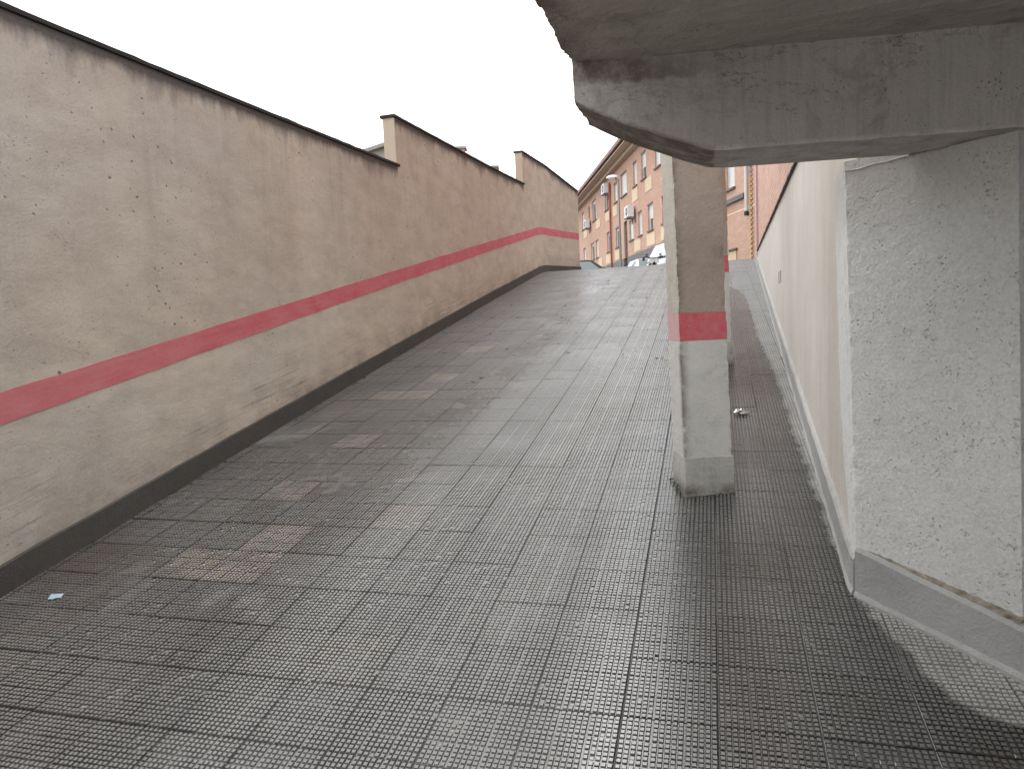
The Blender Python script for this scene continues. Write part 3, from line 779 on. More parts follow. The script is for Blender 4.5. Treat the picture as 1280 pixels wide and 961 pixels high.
xs = [-0.412 + 0.012 * i for i in range(60)]; xs += [xs[-1] + 0.03 * (i + 1) for i in range(50)] + [4.0]
V = []; F = []; ED = []; PL = []
NF, NB = 22, 18
for x in xs:
    zt = 2.50; zb = bot(x); loop = []
    for i in range(NF): loop.append((x, BF(x), zt + (zb - zt) * i / NF, 0))
    for i in range(NB): loop.append((x, BF(x) + (BB(x) - BF(x)) * i / NB, zb, 1))
    for i in range(NF): loop.append((x, BB(x), zb + (zt - zb) * i / NF, 2))
    for (px, py, pz, side) in loop:
        p = (px, py, pz); near = max(0.0, 1 - (x + 0.412) / 0.35)
        a = (0.002 + 0.003 * near) * fbm(p, 16) + 0.003 * fbm(p, 4, 5)
        wx = (0.004 * fbm(p, 12, 9) + 0.004 * fbm(p, 40, 4)) if x < -0.38 else 0.0
        if side == 0: py += -a
        elif side == 1: pz += -a * 1.1
        else: py += a
        PL.append(max(0.0, 1 - (x + 0.412) / 0.42) * (1.0 if side == 0 else 0.0) * (1.0 if pz < 2.385 else 0.3) + (0.95 if side == 1 and x > 0.0 else 0.0))  # underside painted paler in place of floor-bounced light; left end is paler concrete
        V.append((px + wx, py, pz)); ED.append(min(1.0, max(0.0, 1 - (x + 0.412) / 0.55) * 1.5 * (1 if pz > 2.375 else 0.15) + (0.95 if side == 1 and x < 0.02 else 0)))
m = 2 * NF + NB
for i in range(len(xs) - 1):
    for k in range(m): a, b = i * m + k, i * m + (k + 1) % m; F.append((b, a, a + m, b + m))
F.append(tuple(range(m))); F.append(tuple(len(V) - m + k for k in range(m))[::-1])
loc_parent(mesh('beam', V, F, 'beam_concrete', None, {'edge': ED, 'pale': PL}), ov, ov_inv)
# slab
V = []; F = []; ED = []
NX, NY = 90, 120
gxs = [-0.418 + 0.010 * i for i in range(50)]; gxs += [gxs[-1] + 0.10 * (i + 1) for i in range(40)]
gys = [2.62 - 0.012 * i for i in range(120)]; gys += [gys[-1] - 0.2 * (i + 1) for i in range(16)]
for y in gys:
    for x in gxs:
        p = (x, y, 2.45); e = max(0.0, 1 - (x + 0.418) / 0.05)
        dx = e * (0.005 * fbm(p, 9, 2) + 0.005 * fbm(p, 60, 7))
        V.append((x + dx, y, 2.445 + 0.0035 * fbm(p, 7) + 0.002 * fbm(p, 28) + 0.02 * e * e * max(0, fbm(p, 11, 6)))); ED.append(max(0.0, 1 - (x + 0.418) / 0.10))
nx = len(gxs)
for j in range(len(gys) - 1):
    for i in range(nx - 1): a = j * nx + i; F.append((a, a + 1, a + nx + 1, a + nx))
base = len(V)
for j in range(len(gys)): v = V[j * nx]; V.append((v[0] + 0.01 * nz(v, 9), v[1], 2.74)); ED.append(1.0)
for j in range(len(gys) - 1): F.append((j * nx, j * nx + nx, base + j + 1, base + j))
k = len(V); V += [(gxs[-1], gys[0], 2.74), (gxs[-1], gys[-1], 2.74)]; ED += [0.0, 0.0]
F.append((base, base + len(gys) - 1, k + 1, k)); F.append([i for i in range(nx)][::-1] + [base, k])
loc_parent(mesh('slab', V, F, 'soffit_concrete', None, {'edge': ED}), ov, ov_inv)
# mortar packed between pier and beam
V = []; F = []
for i in range(31):
    f = i / 30; p = Vector(C0).lerp(Vector(C1), f) + Vector((-0.048, 0)); nrm = Vector((-0.69, -0.72))
    b = p + nrm * (0.006 + 0.004 * nz((p.x, p.y, 0), 18)); tt = p - nrm * 0.055 * (1 - f * .4) + Vector((0.02 * (1 - f), 0.0))
    zb = 2.165 - 0.02 + 0.008 * nz((p.x, p.y, 2), 12) - 0.012 * (1 - f)
    V += [(b.x, b.y, zb), (b.x * .5 + tt.x * .5, b.y * .5 + tt.y * .5, zb + 0.022), (tt.x, tt.y, zb + 0.06), (p.x - nrm.x * .2, p.y - nrm.y * .2, zb + 0.06), (p.x - nrm.x * .2, p.y - nrm.y * .2, zb - 0.02)]
for i in range(30):
    for k in range(5): a, b = i * 5 + k, i * 5 + (k + 1) % 5; F.append((a, b, b + 5, a + 5))
F.append((4, 3, 2, 1, 0)); F.append(tuple(len(V) - 5 + k for k in range(5)))
loc_parent(mesh('mortar_packing', V, F, 'beam_concrete'), ov, ov_inv)

# garage interior behind the camera
g = thing('garage_shell', 'dark grey concrete garage wall in the shade beside the roughcast pier', 'wall', (3.0, -2.0, 0.0))
gi = Matrix.Translation((3.0, -2.0, 0.0)).inverted()
loc_parent(box('inner_wall', (3.9, -6.0, -0.2), (4.1, 3.4, 2.44), 'garage_grey'), g, gi)
loc_parent(box('cross_wall', (1.32, 3.0, 0.0), (3.89, 3.2, 2.44), 'garage_grey'), g, gi)

# ------------------------------------------------------------------ pillars between the two lanes
TH = R(17)


def pillar(fl, w, top, label, dark_left=True, plinth=True, th=TH):
    c, s_ = math.cos(th), math.sin(th)
    cx = fl[0] + (w * c - w * s_) / 2; cy = fl[1] + (w * s_ + w * c) / 2
    g = gz(cy)
    P = thing('concrete_pillar', label, 'pillar', (cx, cy, g), th, 'pillars beside the ramp')
    h = w / 2
    ring = [Vector((-h, -h, 0)), Vector((h, -h, 0)), Vector((h, h, 0)), Vector((-h, h, 0))]
    ln = (-0.020 * c, 0.020 * s_)
    arris = ('edge', lambda v: max(0.0, 1 - math.hypot(v[0] + h - ln[0] * v[2], v[1] + h - ln[1] * v[2]) / 0.045))
    off = lambda z: Vector((ln[0] * z, ln[1] * z, 0))
    rough_prism('lower_shaft', [v * 1.012 + off(.10) for v in ring], 0.10, 0.80, 'pillar_cement', P, 0.0125, 0.0012, 18, chip=0.010, lean=ln, attr=arris)
    rough_prism('painted_band', [v * 1.008 + off(.8) for v in ring], 0.801, 0.945, ['red_band', 'pink_strip_lit_band'], P, 0.0125, 0.001, 18, chip=0.006, lean=ln)
    rough_prism('upper_shaft', [v + off(.946) for v in ring], 0.946, top - g, ['pillar_concrete', 'pillar_concrete_lit'], P, 0.0125, 0.0015, 18, chip=0.012, lean=ln, attr=arris)
    for o in P.children:
        if len(o.data.materials) > 1:
            for p in o.data.polygons:
                if p.normal.x < -0.72: p.material_index = 1  # left faces take paler copies, so their brighter light is in the colour
    if plinth:
        rough_prism('plinth', [v * 1.045 for v in ring], -0.10, 0.185, 'plinth_cement', P, 0.012, 0.0015, 18, chip=0.008, attr=('edge', lambda v: max(0.0, 1 - abs(v[2] - 0.0) / 0.05)))
        de = rough_prism('dirt_edge', [v * 1.10 for v in ring], -0.08, 0.0 + 0.006, 'dark_skirting', P, 0.008, 0.012, 24, hook=lambda q: 0.010 * nz(q, 31), lean=(0, 0))
        de.rotation_euler = (math.atan(SLOPE) * math.cos(th), math.atan(SLOPE) * math.sin(th) * -1.0, 0)
    return P


pillar((-0.150, 3.800), 0.248, 4.6, 'concrete pillar with a red band and cement plinth, beside the overhanging beam')
pillar((-0.078, 6.535), 0.25, 4.6, 'second concrete pillar with a red band, hidden behind the first one up the ramp')
pillar((0.115, 15.4), 0.24, 4.6, 'slim far pillar with a red band at the top of the ramp', plinth=False)

# ------------------------------------------------------------------ apartment building along the street
FO = Vector((1.652, 21.361, 0)); FD = Vector((-0.3153, 0.949, 0)).normalized(); FN = Vector((-FD.y, FD.x, 0)); FN = -FN if FN.x > 0 else FN
FM = Matrix(((FD.x, FN.x, 0, FO.x), (FD.y, FN.y, 0, FO.y), (0, 0, 1, 0), (0, 0, 0, 1)))   # local: x along street, y out of the facade, z up
ab = thing('apartment_building', 'long brick apartment block with white shutters and brown eaves across the street', 'building')
ab.matrix_world = FM
TA, TB = -4.0, 48.0
EAVE = 10.0
wins = []      # t0, t1, z0, z1, kind
for tc, w, zt, kind in [(34.7, 1.0, 9.25, 'w'), (31.75, 0.55, 9.25, 'd'), (29.55, 1.5, 9.35, 'g'), (24.9, 1.15, 9.32, 'g'), (21.95, 0.9, 9.1, 'w'), (19.65, 1.5, 9.22, 'w'),
                        (16.86, 0.8, 9.2, 'w'), (14.95, 0.95, 9.25, 'h'), (12.3, 0.95, 9.2, 'w'), (9.6, 0.95, 9.2, 'w'), (6.4, 0.95, 9.2, 'h'), (3.4, 0.9, 9.2, 'w'), (38.4, 1.0, 9.25, 'w')]:
    wins.append((tc - w / 2, tc + w / 2, 8.05, zt, kind))
for tc, w, zt, kind in [(30.75, 1.35, 6.6, 'g'), (28.85, 1.0, 6.6, 'w'), (24.5, 1.2, 6.62, 'g'), (21.8, 1.0, 6.55, 'g'), (18.05, 0.95, 6.45, 'w'), (16.03, 0.8, 6.6, 'w'),
                        (13.85, 1.0, 6.65, 'h'), (11.3, 0.9, 6.6, 'w'), (8.4, 0.95, 6.6, 'w'), (5.7, 0.9, 6.6, 'w'), (3.25, 0.75, 6.6, 'w'), (34.5, 1.0, 6.6, 'w')]:
    wins.append((tc - w / 2, tc + w / 2, 5.47, zt, kind))
door = (19.05, 19.95, 4.20, 6.62)
holes = [w[:4] for w in wins] + [door]
ts = sorted({TA, TB} | {h[0] for h in holes} | {h[1] for h in holes}); zs = sorted({4.66, 9.999} | {h[2] for h in holes if h[2] > 4.66} | {h[3] for h in holes})
V = []; F = []
def quad(*p):
    k = len(V); V.extend(p); F.append(tuple(range(k, k + 4)))
def inhole(a, b): return any(h[0] < a < h[1] and h[2] < b < h[3] for h in holes)
for a0, a1 in zip(ts, ts[1:]):
    for b0, b1 in zip(zs, zs[1:]):
        if not inhole((a0 + a1) / 2, (b0 + b1) / 2): quad((a0, 0, b0), (a0, 0, b1), (a1, 0, b1), (a1, 0, b0))
for (a0, a1, b0, b1) in holes:
    b0 = max(b0, 4.66); d = -0.16
    quad((a0, 0, b0), (a0, d, b0), (a0, d, b1), (a0, 0, b1)); quad((a1, 0, b0), (a1, 0, b1), (a1, d, b1), (a1, d, b0))
    quad((a0, 0, b1), (a0, d, b1), (a1, d, b1), (a1, 0, b1)); quad((a0, 0, b0), (a1, 0, b0), (a1, d, b0), (a0, d, b0))
quad((TA, 0, 4.66), (TA, -10, 4.66), (TA, -10, 9.999), (TA, 0, 9.999)); quad((TB, 0, 4.66), (TB, 0, 9.999), (TB, -10, 9.999), (TB, -10, 4.66))
UVF = lambda co, n_: (co.x if abs(n_.y) > 0.5 else co.y, co.z)
mesh('wall', V, F, 'brick_far', ab, uv=UVF)
# plinth: dark to the far end, brick storey visible at the near end
bm = bmesh.new(); bm_box(bm, (7.5, -9.9, 2.0), (door[0] - 0.02, 0.04, 4.655)); from_bm('plinth', bm, 'plinth_grey', ab)
bm = bmesh.new(); bm_box(bm, (door[1] + 0.02, -9.9, 2.0), (TB - 0.01, 0.04, 4.655)); from_bm('plinth', bm, 'plinth_grey', ab)
bm = bmesh.new(); bm_box(bm, (TA + 0.01, -9.9, 2.0), (7.49, -0.002, 4.655)); from_bm('lower_wall', bm, 'brick_far', ab, uv=UVF)
box('string_course', (1.95, 0.003, 4.98), (7.4, 0.09, 5.12), 'plinth_grey', ab)
box('door_step', (door[0] - 0.015, -0.5, 2.0), (door[1] + 0.015, 0.02, door[2]), 'plinth_grey', ab)
dd = box('door', (door[0] + 0.001, -0.15, door[2] + 0.005), (door[1] - 0.001, -0.10, door[3] - 0.001), 'door_black', ab)
for k in range(4):
    box('door_panel', (door[0] + 0.12, -0.098, door[2] + 0.15 + k * 0.56), (door[1] - 0.12, -0.088, door[2] + 0.15 + k * 0.56 + 0.42), 'door_black', dd)
box('door_handle', (door[0] + 0.06, -0.098, door[2] + 1.0), (door[0] + 0.10, -0.05, door[2] + 1.2), 'rim_grey', dd)
for wi, (a0, a1, b0, b1, kind) in enumerate(wins):
    e = 0.002; a0e, a1e, b0e, b1e = a0 + e, a1 - e, b0 + e, b1 - e; fr = 0.055
    bm = bmesh.new()
    for lo, hi in (((a0e, -.14, b0e), (a0e + fr, -.07, b1e)), ((a1e - fr, -.14, b0e), (a1e, -.07, b1e)), ((a0e + fr, -.14, b0e), (a1e - fr, -.07, b0e + fr)), ((a0e + fr, -.14, b1e - fr), (a1e - fr, -.07, b1e))): bm_box(bm, lo, hi)
    wf = from_bm('window', bm, 'shutter_white' if kind != 'd' else 'shutter_brown', ab)
    drop = {'w': 1.0, 'h': 0.55, 'g': 0.12, 'd': 0.9}[kind]; zs_ = b1e - fr - (b1 - b0 - 2 * fr) * drop
    box('pane', (a0e + fr + .001, -.13, b0e + fr + .001), (a1e - fr - .001, -.12, b1e - fr - .001), 'glass', wf)
    if drop > 0.1:
        # roller shutter with real slats
        bm = bmesh.new(); nsl = max(3, int((b1e - fr - zs_) / 0.055)); hh = (b1e - fr - .002 - zs_) / nsl
        for k in range(nsl): bm_box(bm, (a0e + fr + .002, -.115, zs_ + k * hh + .004), (a1e - fr - .002, -.088, zs_ + (k + 1) * hh - .004))
        from_bm('roller_shutter', bm, 'shutter_white' if kind != 'd' else 'shutter_brown', wf)
    box('sill', (a0 - .06, -.15, b0 - .07), (a1 + .06, .07, b0 - .001), 'sill_dark', ab)
    box('lintel', (a0 - .02, 0.002, b1 + .001), (a1 + .02, .02, b1 + .06), 'sill_dark', ab)
for (ta, tb, za, zb) in [(27.35, 29.05, 7.35, 7.9), (23.7, 25.4, 7.35, 7.9), (21.7, 22.9, 7.3, 7.9), (16.3, 17.6, 7.3, 7.93), (13.4, 14.7, 7.3, 7.93), (10.4, 11.7, 7.3, 7.93), (33.0, 34.6, 7.35, 7.9),
                         (27.0, 28.4, 4.7, 5.33), (23.85, 25.6, 4.75, 5.33), (21.4, 22.6, 4.75, 5.33), (15.95, 17.4, 4.75, 5.33), (13.1, 14.65, 4.75, 5.33), (11.0, 12.0, 4.75, 5.33), (30.6, 32.2, 4.72, 5.33), (2.8, 3.55, 3.0, 3.47)]:
    box('cream_panel', (ta, 0.003, za), (tb, 0.022, zb), 'cream_panel', ab)
box('sill', (2.7, 0.0, 3.49), (3.7, 0.07, 3.54), 'sill_dark', ab)
cyl('downpipe', (23.4, 0.09, 2.7), (23.4, 0.09, 9.4), 0.06, 'pipe_red', ab)
pw = cyl('downpipe', (1.72, 0.08, 4.52), (1.72, 0.08, 9.6), 0.05, 'pipe_white', ab)
cyl('pipe_shoe', (1.72, 0.08, 4.40), (1.72, 0.08, 4.53), 0.07, 'black_plastic', pw)
# toothed brick quoin at the near corner
for k in range(int((9.4 - 2.8) / 0.07)):
    w = 0.22 if k % 2 else 0.12
    box('quoin_brick', (1.62 - w, 0.003, 2.8 + k * 0.07), (1.62, 0.035, 2.8 + k * 0.07 + 0.06), 'chimney_brick' if k > 38 and k < 48 else 'brick_yellow', ab, uv=UVF)
# roof with overhanging eaves
V = [(TA - .5, 0.75, 10.18), (TB + .5, 0.75, 10.18), (TB + .5, -5, 12.0), (TA - .5, -5, 12.0), (TA - .5, -10.7, 10.18), (TB + .5, -10.7, 10.18)]
V += [(x, y, z + 0.16) for x, y, z in V]
roof = mesh('roof', V, [(0, 1, 2, 3), (3, 2, 5, 4), (7, 6, 9, 8), (8, 9, 10, 11), (0, 6, 7, 1), (4, 5, 11, 10), (0, 3, 9, 6), (3, 4, 10, 9), (1, 7, 8, 2), (2, 8, 11, 5)], 'roof_tile', ab)
box('gutter', (TA - .5, 0.752, 10.14), (TB + .5, 0.86, 10.36), 'eave_brown', roof, bevel=0.02)
box('cornice', (TA, 0.002, 9.80), (TB, 0.30, 9.995), 'soffit_wood', ab)
box('soffit', (TA - .4, 0.002, 10.0), (TB + .4, 0.74, 10.06), 'soffit_wood', ab)


def aircon(t, z, label):
    A = thing('air_conditioner', label, 'air conditioner', FM @ Vector((t, 0.0, z)), math.atan2(FD.y, FD.x), 'air conditioners on the brick facade')
    # local axes: x along street, y = out of the facade is -FN side flipped by rotation
    sgn = 1 if (Matrix.Rotation(math.atan2(FD.y, FD.x), 3, 'Z') @ Vector((0, 1, 0))).dot(FN) > 0 else -1
    bm = bmesh.new(); bm_box(bm, (-0.42, sgn * 0.10, 0.0), (0.42, sgn * 0.42, 0.58)); from_bm('casing', bm, 'aircon_white', A, bevel=0.015)
    f = cyl('fan_grille', (-0.1, sgn * 0.418, 0.29), (-0.1, sgn * 0.435, 0.29), 0.22, 'grille_dark', A, seg=20)
    cyl('fan_hub', (-0.1, sgn * 0.436, 0.29), (-0.1, sgn * 0.445, 0.29), 0.06, 'aircon_white', f)
    for x in (-0.32, 0.32):
        bm = bmesh.new(); bm_box(bm, (x - .02, sgn * 0.004, -0.05), (x + .02, sgn * 0.46, -0.002)); bm_box(bm, (x - .019, sgn * 0.003, -0.3), (x + .019, sgn * 0.04, -0.051)); from_bm('bracket', bm, 'grille_dark', A)
    return A


aircon(23.9, 8.85, 'white air conditioner box under the eaves beside the red downpipe')
aircon(17.3, 6.52, 'white air conditioner box just above the window next to the black door')
aircon(31.5, 7.75, 'white air conditioner box on the far end of the brick facade')

# ------------------------------------------------------------------ street lamp
sl = thing('street_lamp', 'grey street lamp with a pale curved hood before the brick facade', 'street lamp', (-4.19, 34.7, STREET_Z))
cyl('pole', (0, 0, 0), (0, 0, 5.25), 0.06, 'pole_grey', sl, 0.038)
cyl('base', (0, 0, 0), (0, 0, 0.5), 0.12, 'pole_grey', sl, 0.10)
bm = bmesh.new(); prev = Vector((0, 0, 5.2))
for k in range(1, 7):
    a = k / 6 * math.pi / 2; q = Vector((-0.18 * math.sin(a) , 0, 5.2 + 0.18 * (1 - math.cos(a)) + 0.05 * k / 6)); bm_cyl(bm, prev, q, 0.045, 0.045, 8); prev = q
from_bm('arm', bm, 'pole_grey', sl)
bm = bmesh.new(); bmesh.ops.create_uvsphere(bm, u_segments=20, v_segments=10, radius=1.0)
for v in bm.verts:
    v.co.z = max(v.co.z, -0.25); v.co = Vector((v.co.x * 0.30 - 0.28, v.co.y * 0.15, v.co.z * 0.12 + 5.35))
hd = from_bm('lamp_head', bm, 'lamp_white', sl, smooth=True)
bm = bmesh.new(); bmesh.ops.create_uvsphere(bm, u_segments=16, v_segments=8, radius=1.0)
for v in bm.verts: v.co = Vector((v.co.x * 0.19 - 0.30, v.co.y * 0.11, min(v.co.z, 0) * 0.07 + 5.318))
from_bm('lens', bm, 'lens', hd, smooth=True)


# ------------------------------------------------------------------ cars
def car(loc, rz, paint, label, L=4.1, W=1.72, H=1.45, van=False):
    C = thing('parked_car', label, 'car', loc, rz, 'cars parked along the street')
    bh = 0.92 if van else 0.86          # belt height
    # lower body from lofted sections along x (front = +x)
    prof = [(-L / 2, 0.45, 0.70), (-L / 2 + .06, 0.30, bh - .03), (-L / 2 + .35, 0.22, bh), (-L * .2, 0.20, bh + .01), (L * .12, 0.20, bh - .01), (L * .26, 0.20, bh - .05), (L * .40, 0.22, bh - .16), (L / 2 - .08, 0.28, bh - .24), (L / 2, 0.42, bh - .36)]
    V = []; F = []
    for (x, z0, z1) in prof:
        f = 1 - 0.10 * (abs(x) / (L / 2)) ** 3; hw = W / 2 * f
        V += [(x, -hw * .86, z0), (x, -hw, z0 + (z1 - z0) * .3), (x, -hw, z0 + (z1 - z0) * .72), (x, -hw * .93, z1), (x, 0, z1 + .035), (x, hw * .93, z1), (x, hw, z0 + (z1 - z0) * .72), (x, hw, z0 + (z1 - z0) * .3), (x, hw * .86, z0)]
    m = 9
    for i in range(len(prof) - 1):
        for k in range(m): a, b = i * m + k, i * m + (k + 1) % m; F.append((a, b, b + m, a + m))
    F.append(tuple(range(m))[::-1]); F.append(tuple(len(V) - m + k for k in range(m)))
    body = mesh('body', V, F, paint, C, smooth=True)
    sb = body.modifiers.new('s', 'SUBSURF'); sb.levels = 1; sb.render_levels = 2
    # cabin
    xr0, xr1 = (-L * .47, -L * .43) if van else (-L * .44, -L * .30)      # rear glass foot, head
    xf0, xf1 = L * .25, L * .06                                          # windscreen foot, head
    wb, wt = W / 2 * .90, W / 2 * .70
    B = [(xr0, -wb, bh), (xf0, -wb, bh - .04), (xf0, wb, bh - .04), (xr0, wb, bh)]
    T = [(xr1, -wt, H - .06), (xf1, -wt, H - .05), (xf1, wt, H - .05), (xr1, wt, H - .06)]
    Bv = [Vector(p) for p in B]; Tv = [Vector(p) for p in T]
    bm = bmesh.new()
    vb = [bm.verts.new(p) for p in Bv]; vt = [bm.verts.new(p) for p in Tv]
    for i in range(4): bm.faces.new((vb[i], vb[(i + 1) % 4], vt[(i + 1) % 4], vt[i]))
    bm.faces.new(vt); bm.faces.new(vb[::-1])
    cabin = from_bm('cabin', bm, paint, C, bevel=0.05)
    # roof crown
    V = []; F = []
    for i in range(7):
        for j in range(7):
            u_, v_ = i / 6, j / 6; p = Tv[0].lerp(Tv[1], u_).lerp(Tv[3].lerp(Tv[2], u_), v_); cr = (1 - (2 * u_ - 1) ** 4) * (1 - (2 * v_ - 1) ** 4)
            V.append((p.x, p.y, p.z + 0.002 + 0.055 * cr))
    for i in range(6):
        for j in range(6): a = i * 7 + j; F.append((a, a + 7, a + 8, a + 1))
    mesh('roof', V, F, paint, C, smooth=True)

    def pane(name, a, b, c_, d, i0, i1, j0, j1):
        # panel on the quad a(bottom left) b(bottom right) c(top right) d(top left), inset and 6 mm proud
        nrm = (b - a).cross(d - a).normalized(); P = lambda u_, v_: a.lerp(b, u_).lerp(d.lerp(c_, u_), v_)
        q = [P(i0, j0), P(i1, j0), P(i1, j1), P(i0, j1)]
        V = [p + nrm * .006 for p in q] + [p - nrm * .02 for p in q]
        return mesh(name, V, [(0, 1, 2, 3), (4, 7, 6, 5), (0, 4, 5, 1), (1, 5, 6, 2), (2, 6, 7, 3), (3, 7, 4, 0)], 'car_glass', C)
    pane('rear_window', Bv[3], Bv[0], Tv[0], Tv[3], .08, .92, .12, .90)
    pane('windscreen', Bv[1], Bv[2], Tv[2], Tv[1], .06, .94, .08, .94)
    for (a, b, c_, d) in ((Bv[0], Bv[1], Tv[1], Tv[0]), (Bv[2], Bv[3], Tv[3], Tv[2])):
        pane('side_window', a, b, c_, d, .08, .46, .12, .88); pane('side_window', a, b, c_, d, .50, .90, .12, .88)
    for s_ in (-1, 1):
        mo = box('wing_mirror', (L * .17, s_ * W * .5 - .03 + s_ * .06, bh + .02), (L * .17 + .10, s_ * W * .5 + .09 * s_ + .03, bh + .16), 'black_plastic', C, bevel=0.02)
        box('headlight', (L / 2 - .16, s_ * .58 - .13, .56), (L / 2 - .02, s_ * .58 + .13, .68), 'lens', C, bevel=0.02)
        box('tail_light', (-L / 2 + .0, s_ * .64 - .08, .62), (-L / 2 + .08, s_ * .64 + .08, .84), 'pipe_red', C, bevel=0.015)
        for x in (-L * .30, L * .31):
            w = cyl('wheel', (x, s_ * (W / 2 - .20), .30), (x, s_ * (W / 2 - .01), .30), .30, 'rubber', C, seg=24)
            cyl('rim', (x, s_ * (W / 2 - .009), .30), (x, s_ * (W / 2 + .006), .30), .19, 'rim_grey', w, seg=16)
    box('bumper', (L / 2 - .10, -W * .40, .30), (L / 2 + .03, W * .40, .46), 'black_plastic', C, bevel=0.03)
    box('bumper', (-L / 2 - .03, -W * .40, .32), (-L / 2 + .10, W * .40, .50), 'black_plastic', C, bevel=0.03)
    return C


AZ = math.atan2(FD.y, FD.x)
car((-5.6, 32.9, STREET_Z), R(14), 'paint_black', 'dark car peeking over the crest beside the end of the beige wall', H=1.42)
car((-2.75, 33.3, STREET_Z - 0.02), AZ + math.pi, 'paint_white', 'low white car parked beyond the motorcycle near the black door', H=1.40)
car((-1.42, 28.0, STREET_Z - 0.03), AZ, 'paint_silver', 'tall pale silver car parked against the brick facade, nearer than the white car', H=1.50, van=True)

# ------------------------------------------------------------------ motorcycle
mc = thing('motorcycle', 'black motorcycle with two round pale lamps parked between the cars', 'motorcycle', (-2.0, 25.9, STREET_Z), R(-80))
mc.scale = (0.85, 0.85, 0.85)
for x in (-0.65, 0.68):
    bm = bmesh.new(); n1, n2 = 28, 8; vv = []
    for i in range(n1):
        a = 2 * math.pi * i / n1
        for j in range(n2):
            b = 2 * math.pi * j / n2; r_ = 0.25 + 0.055 * math.cos(b); vv.append(bm.verts.new((x + r_ * math.cos(a), 0.055 * math.sin(b), 0.305 + r_ * math.sin(a))))
    for i in range(n1):
        for j in range(n2): bm.faces.new((vv[i * n2 + j], vv[((i + 1) % n1) * n2 + j], vv[((i + 1) % n1) * n2 + (j + 1) % n2], vv[i * n2 + (j + 1) % n2]))
    w = from_bm('wheel', bm, 'rubber', mc, smooth=True)
    cyl('rim', (x, -0.02, 0.305), (x, 0.02, 0.305), 0.2, 'rim_grey', w, seg=18)
bm = bmesh.new(); bm_box(bm, (-0.35, -0.13, 0.30), (0.32, 0.13, 0.62)); from_bm('engine', bm, 'grille_dark', mc, bevel=0.05)
bm = bmesh.new(); bmesh.ops.create_uvsphere(bm, u_segments=16, v_segments=10, radius=1)
for v in bm.verts: v.co = Vector((v.co.x * 0.34 + 0.12, v.co.y * 0.16, v.co.z * 0.14 + 0.74))
from_bm('fuel_tank', bm, 'paint_black', mc, smooth=True)
bm = bmesh.new(); bm_box(bm, (-0.85, -0.12, 0.68), (-0.12, 0.12, 0.78)); from_bm('seat', bm, 'black_plastic', mc, bevel=0.04)
for y in (-0.09, 0.09): cyl('fork', (0.68, y, 0.30), (0.46, y, 0.90), 0.028, 'rim_grey', mc)
bm = bmesh.new(); bm_cyl(bm, (0.40, -0.27, 0.97), (0.44, -0.12, 0.92), 0.026); bm_cyl(bm, (0.44, -0.12, 0.92), (0.44, 0.12, 0.92), 0.026); bm_cyl(bm, (0.44, 0.12, 0.92), (0.40, 0.27, 0.97), 0.026)
hb_ = from_bm('handlebar', bm, 'black_plastic', mc)
for s_ in (-1, 1):
    cyl('grip', (0.395, s_ * 0.27, 0.971), (0.38, s_ * 0.37, 0.985), 0.03, 'rubber', hb_)
    cyl('headlamp', (0.50, s_ * 0.11, 0.80), (0.62, s_ * 0.11, 0.80), 0.10, 'lens', mc, seg=18)
    cyl('mirror_stalk', (0.42, s_ * 0.22, 0.95), (0.38, s_ * 0.27, 1.05), 0.012, 'black_plastic', hb_)
    bm = bmesh.new(); bm_box(bm, (0.36, s_ * 0.28 - .05, 1.04), (0.385, s_ * 0.28 + .05, 1.10)); from_bm('mirror', bm, 'black_plastic', hb_, bevel=0.01)
cyl('side_stand', (-0.05, 0.12, 0.35), (-0.1, 0.3, 0.0), 0.015, 'grille_dark', mc)

# ------------------------------------------------------------------ neighbour's house behind the left wall
nh = thing('neighbour_house', 'grey gabled house with reddish chimneys behind the stepped wall', 'house', (-5.6, 16.0, 2.5))
A = R(4)
MN = Matrix.Translation((-5.55, 13.40, 0)) @ Matrix.Rotation(R(16.5), 4, 'Z')
nm = Matrix.Translation((-5.6, 16.0, 2.5)).inverted() @ MN
def put(o): o.parent = nh; o.matrix_local = nm; return o
V = [(-3, 0, 2.3), (0.5, 0, 2.3), (0.5, 0, 4.75), (0, 0, 5.27), (-3, 0, 4.45)]; V += [(x, 6.5, z) for x, y, z in V]
put(mesh('wall', V, [(0, 1, 2, 3, 4), (9, 8, 7, 6, 5), (0, 5, 6, 1), (1, 6, 7, 2), (4, 9, 5, 0), (3, 8, 9, 4), (2, 7, 8, 3)], 'fibre_cement'))
V = [(-3.2, -0.1, 4.40), (0, -0.1, 5.275), (0.6, -0.1, 4.65), (0.6, 6.6, 4.65), (0, 6.6, 5.275), (-3.2, 6.6, 4.40)]; V += [(x, y, z + 0.07) for x, y, z in V]
put(mesh('roof', V, [(0, 1, 4, 5), (1, 2, 3, 4), (6, 11, 10, 7), (7, 10, 9, 8), (0, 6, 7, 1), (1, 7, 8, 2), (2, 8, 9, 3), (3, 9, 10, 4), (4, 10, 11, 5), (5, 11, 6, 0)], 'fibre_cement'))
mi = MN.inverted()
for (p, ztop) in ((Vector((-6.09, 17.49, 0)), 5.98), (Vector((-5.6, 18.65, 0)), 5.68)):
    q = mi @ p
    ch = put(box('chimney', (q.x - 0.15, q.y - 0.15, 2.5), (q.x + 0.15, q.y + 0.15, ztop - 0.05), 'chimney_brick'))
    put(box('chimney_cap', (q.x - 0.19, q.y - 0.19, ztop - 0.048), (q.x + 0.19, q.y + 0.19, ztop), 'fibre_cement'))

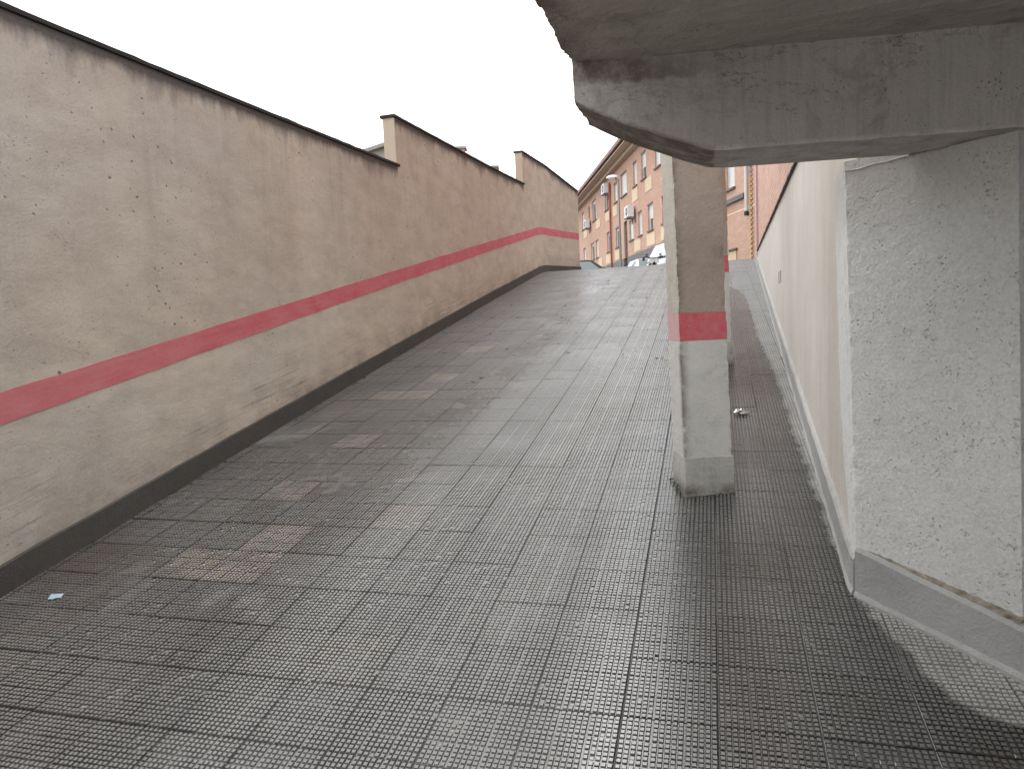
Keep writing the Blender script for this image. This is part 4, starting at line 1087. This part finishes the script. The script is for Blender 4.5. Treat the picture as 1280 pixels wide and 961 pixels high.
# ------------------------------------------------------------------ litter and growth
def crumple(name, c, size, mat, label, cat, seed, flat=1.0):
    bm = bmesh.new(); bmesh.ops.create_icosphere(bm, subdivisions=3, radius=1.0)
    for v in bm.verts:
        d = v.co.normalized(); k = 0.75 + 0.55 * noise.cell(Vector((d.x * 2.3 + seed, d.y * 2.3, d.z * 2.3))) * 0.5 + 0.35 * nz(d, 2.6, seed)
        v.co = Vector((d.x * size[0] * k, d.y * size[1] * k, d.z * size[2] * k * flat))
    o = from_bm(name, bm, mat); o.location = (c[0], c[1], gz(c[1]) + size[2] * 0.75 + 0.004)
    o.rotation_euler = (math.atan(SLOPE), 0.1, 0.25); return tag(o, label, cat)


crumple('foil_wrapper', (0.175, 5.18), (0.056, 0.030, 0.026), 'foil', 'shiny crumpled silver foil wrapper on the wet paving beside the pillar', 'litter', 3.0)
# scrap of blue paper
V = []; F = []
for i in range(6):
    for j in range(5):
        x = (i - 2.5) * 0.011; y = (j - 2) * 0.010; V.append((x + 0.004 * nz((i, j, 0), .7), y + 0.004 * nz((i, j, 4), .7), 0.006 + 0.005 * nz((i, j, 1), .6)))
for i in range(5):
    for j in range(4): a = i * 5 + j; F.append((a, a + 5, a + 6, a + 1))
pp = mesh('paper_scrap', V, F, 'paper_blue'); pp.location = (-2.985, 2.52, gz(2.52) + 0.005); pp.rotation_euler = (math.atan(SLOPE), 0, 0.5)
so = pp.modifiers.new('t', 'SOLIDIFY'); so.thickness = 0.001
tag(pp, 'small torn scrap of pale blue paper on the paving near the dark skirting', 'litter')


def tuft(name, pts, mat, blade, label, cat, n=60, spread=0.02):
    V = []; F = []
    for (x, y) in pts:
        for k in range(n):
            a = random.uniform(0, 2 * math.pi); r_ = spread * random.random() ** .6; bx_, by_ = x + r_ * math.cos(a), y + r_ * math.sin(a)
            h = blade * random.uniform(.4, 1.0); w = blade * 0.16; a2 = random.uniform(0, 6.28); l = random.uniform(-.6, .6) * h; l2 = random.uniform(-.6, .6) * h
            z = gz(by_) + 0.002; i = len(V)
            V += [(bx_ - w * math.cos(a2), by_ - w * math.sin(a2), z), (bx_ + w * math.cos(a2), by_ + w * math.sin(a2), z), (bx_ + l * .6 + w * .6 * math.cos(a2), by_ + l2 * .6 + w * .6 * math.sin(a2), z + h * .6), (bx_ + l, by_ + l2, z + h)]
            F += [(i, i + 1, i + 2), (i, i + 2, i + 3)]
    o = mesh(name, V, F, mat); o['kind'] = 'stuff'; return tag(o, label, cat)


tuft('moss', [(-0.165 - 0.075 * f, 3.79 + 0.24 * f) for f in [i / 14 for i in range(15)]] + [(-0.15 + 0.2 * f, 3.778 + 0.06 * f) for f in (0.0, .1, .3, .7)], 'moss_green', 0.013, 'green moss growing along the foot of the pillar plinth', 'moss', 16, 0.022)
tuft('weeds', [(lx(y) + 0.045 + random.uniform(-.004, .012), y) for y in [2.6 + 0.11 * i + random.uniform(-.05, .05) for i in range(80)] if nz((y, 4, 4), 2.0) > -0.05], 'moss_green', 0.016, 'thin green weeds in the joint along the dark skirting', 'weeds', 18, 0.022)
V = []; F = []
for k in range(60):
    x, y = random.uniform(-3.0, -0.3), random.uniform(6, 14.5); sz = random.uniform(.012, .03); a = random.uniform(0, 6.28); z = gz(y) + 0.007; i = len(V)
    for b in range(5): V.append((x + sz * math.cos(a + b * 1.257) * (1 if b % 2 else .6), y + sz * math.sin(a + b * 1.257), z + random.uniform(0, .008)))
    F.append(tuple(range(i, i + 5)))
lf = mesh('leaf_litter', V, F, 'leaf_dark'); lf['kind'] = 'stuff'; tag(lf, 'scattered dark leaf bits on the upper ramp paving', 'leaves')
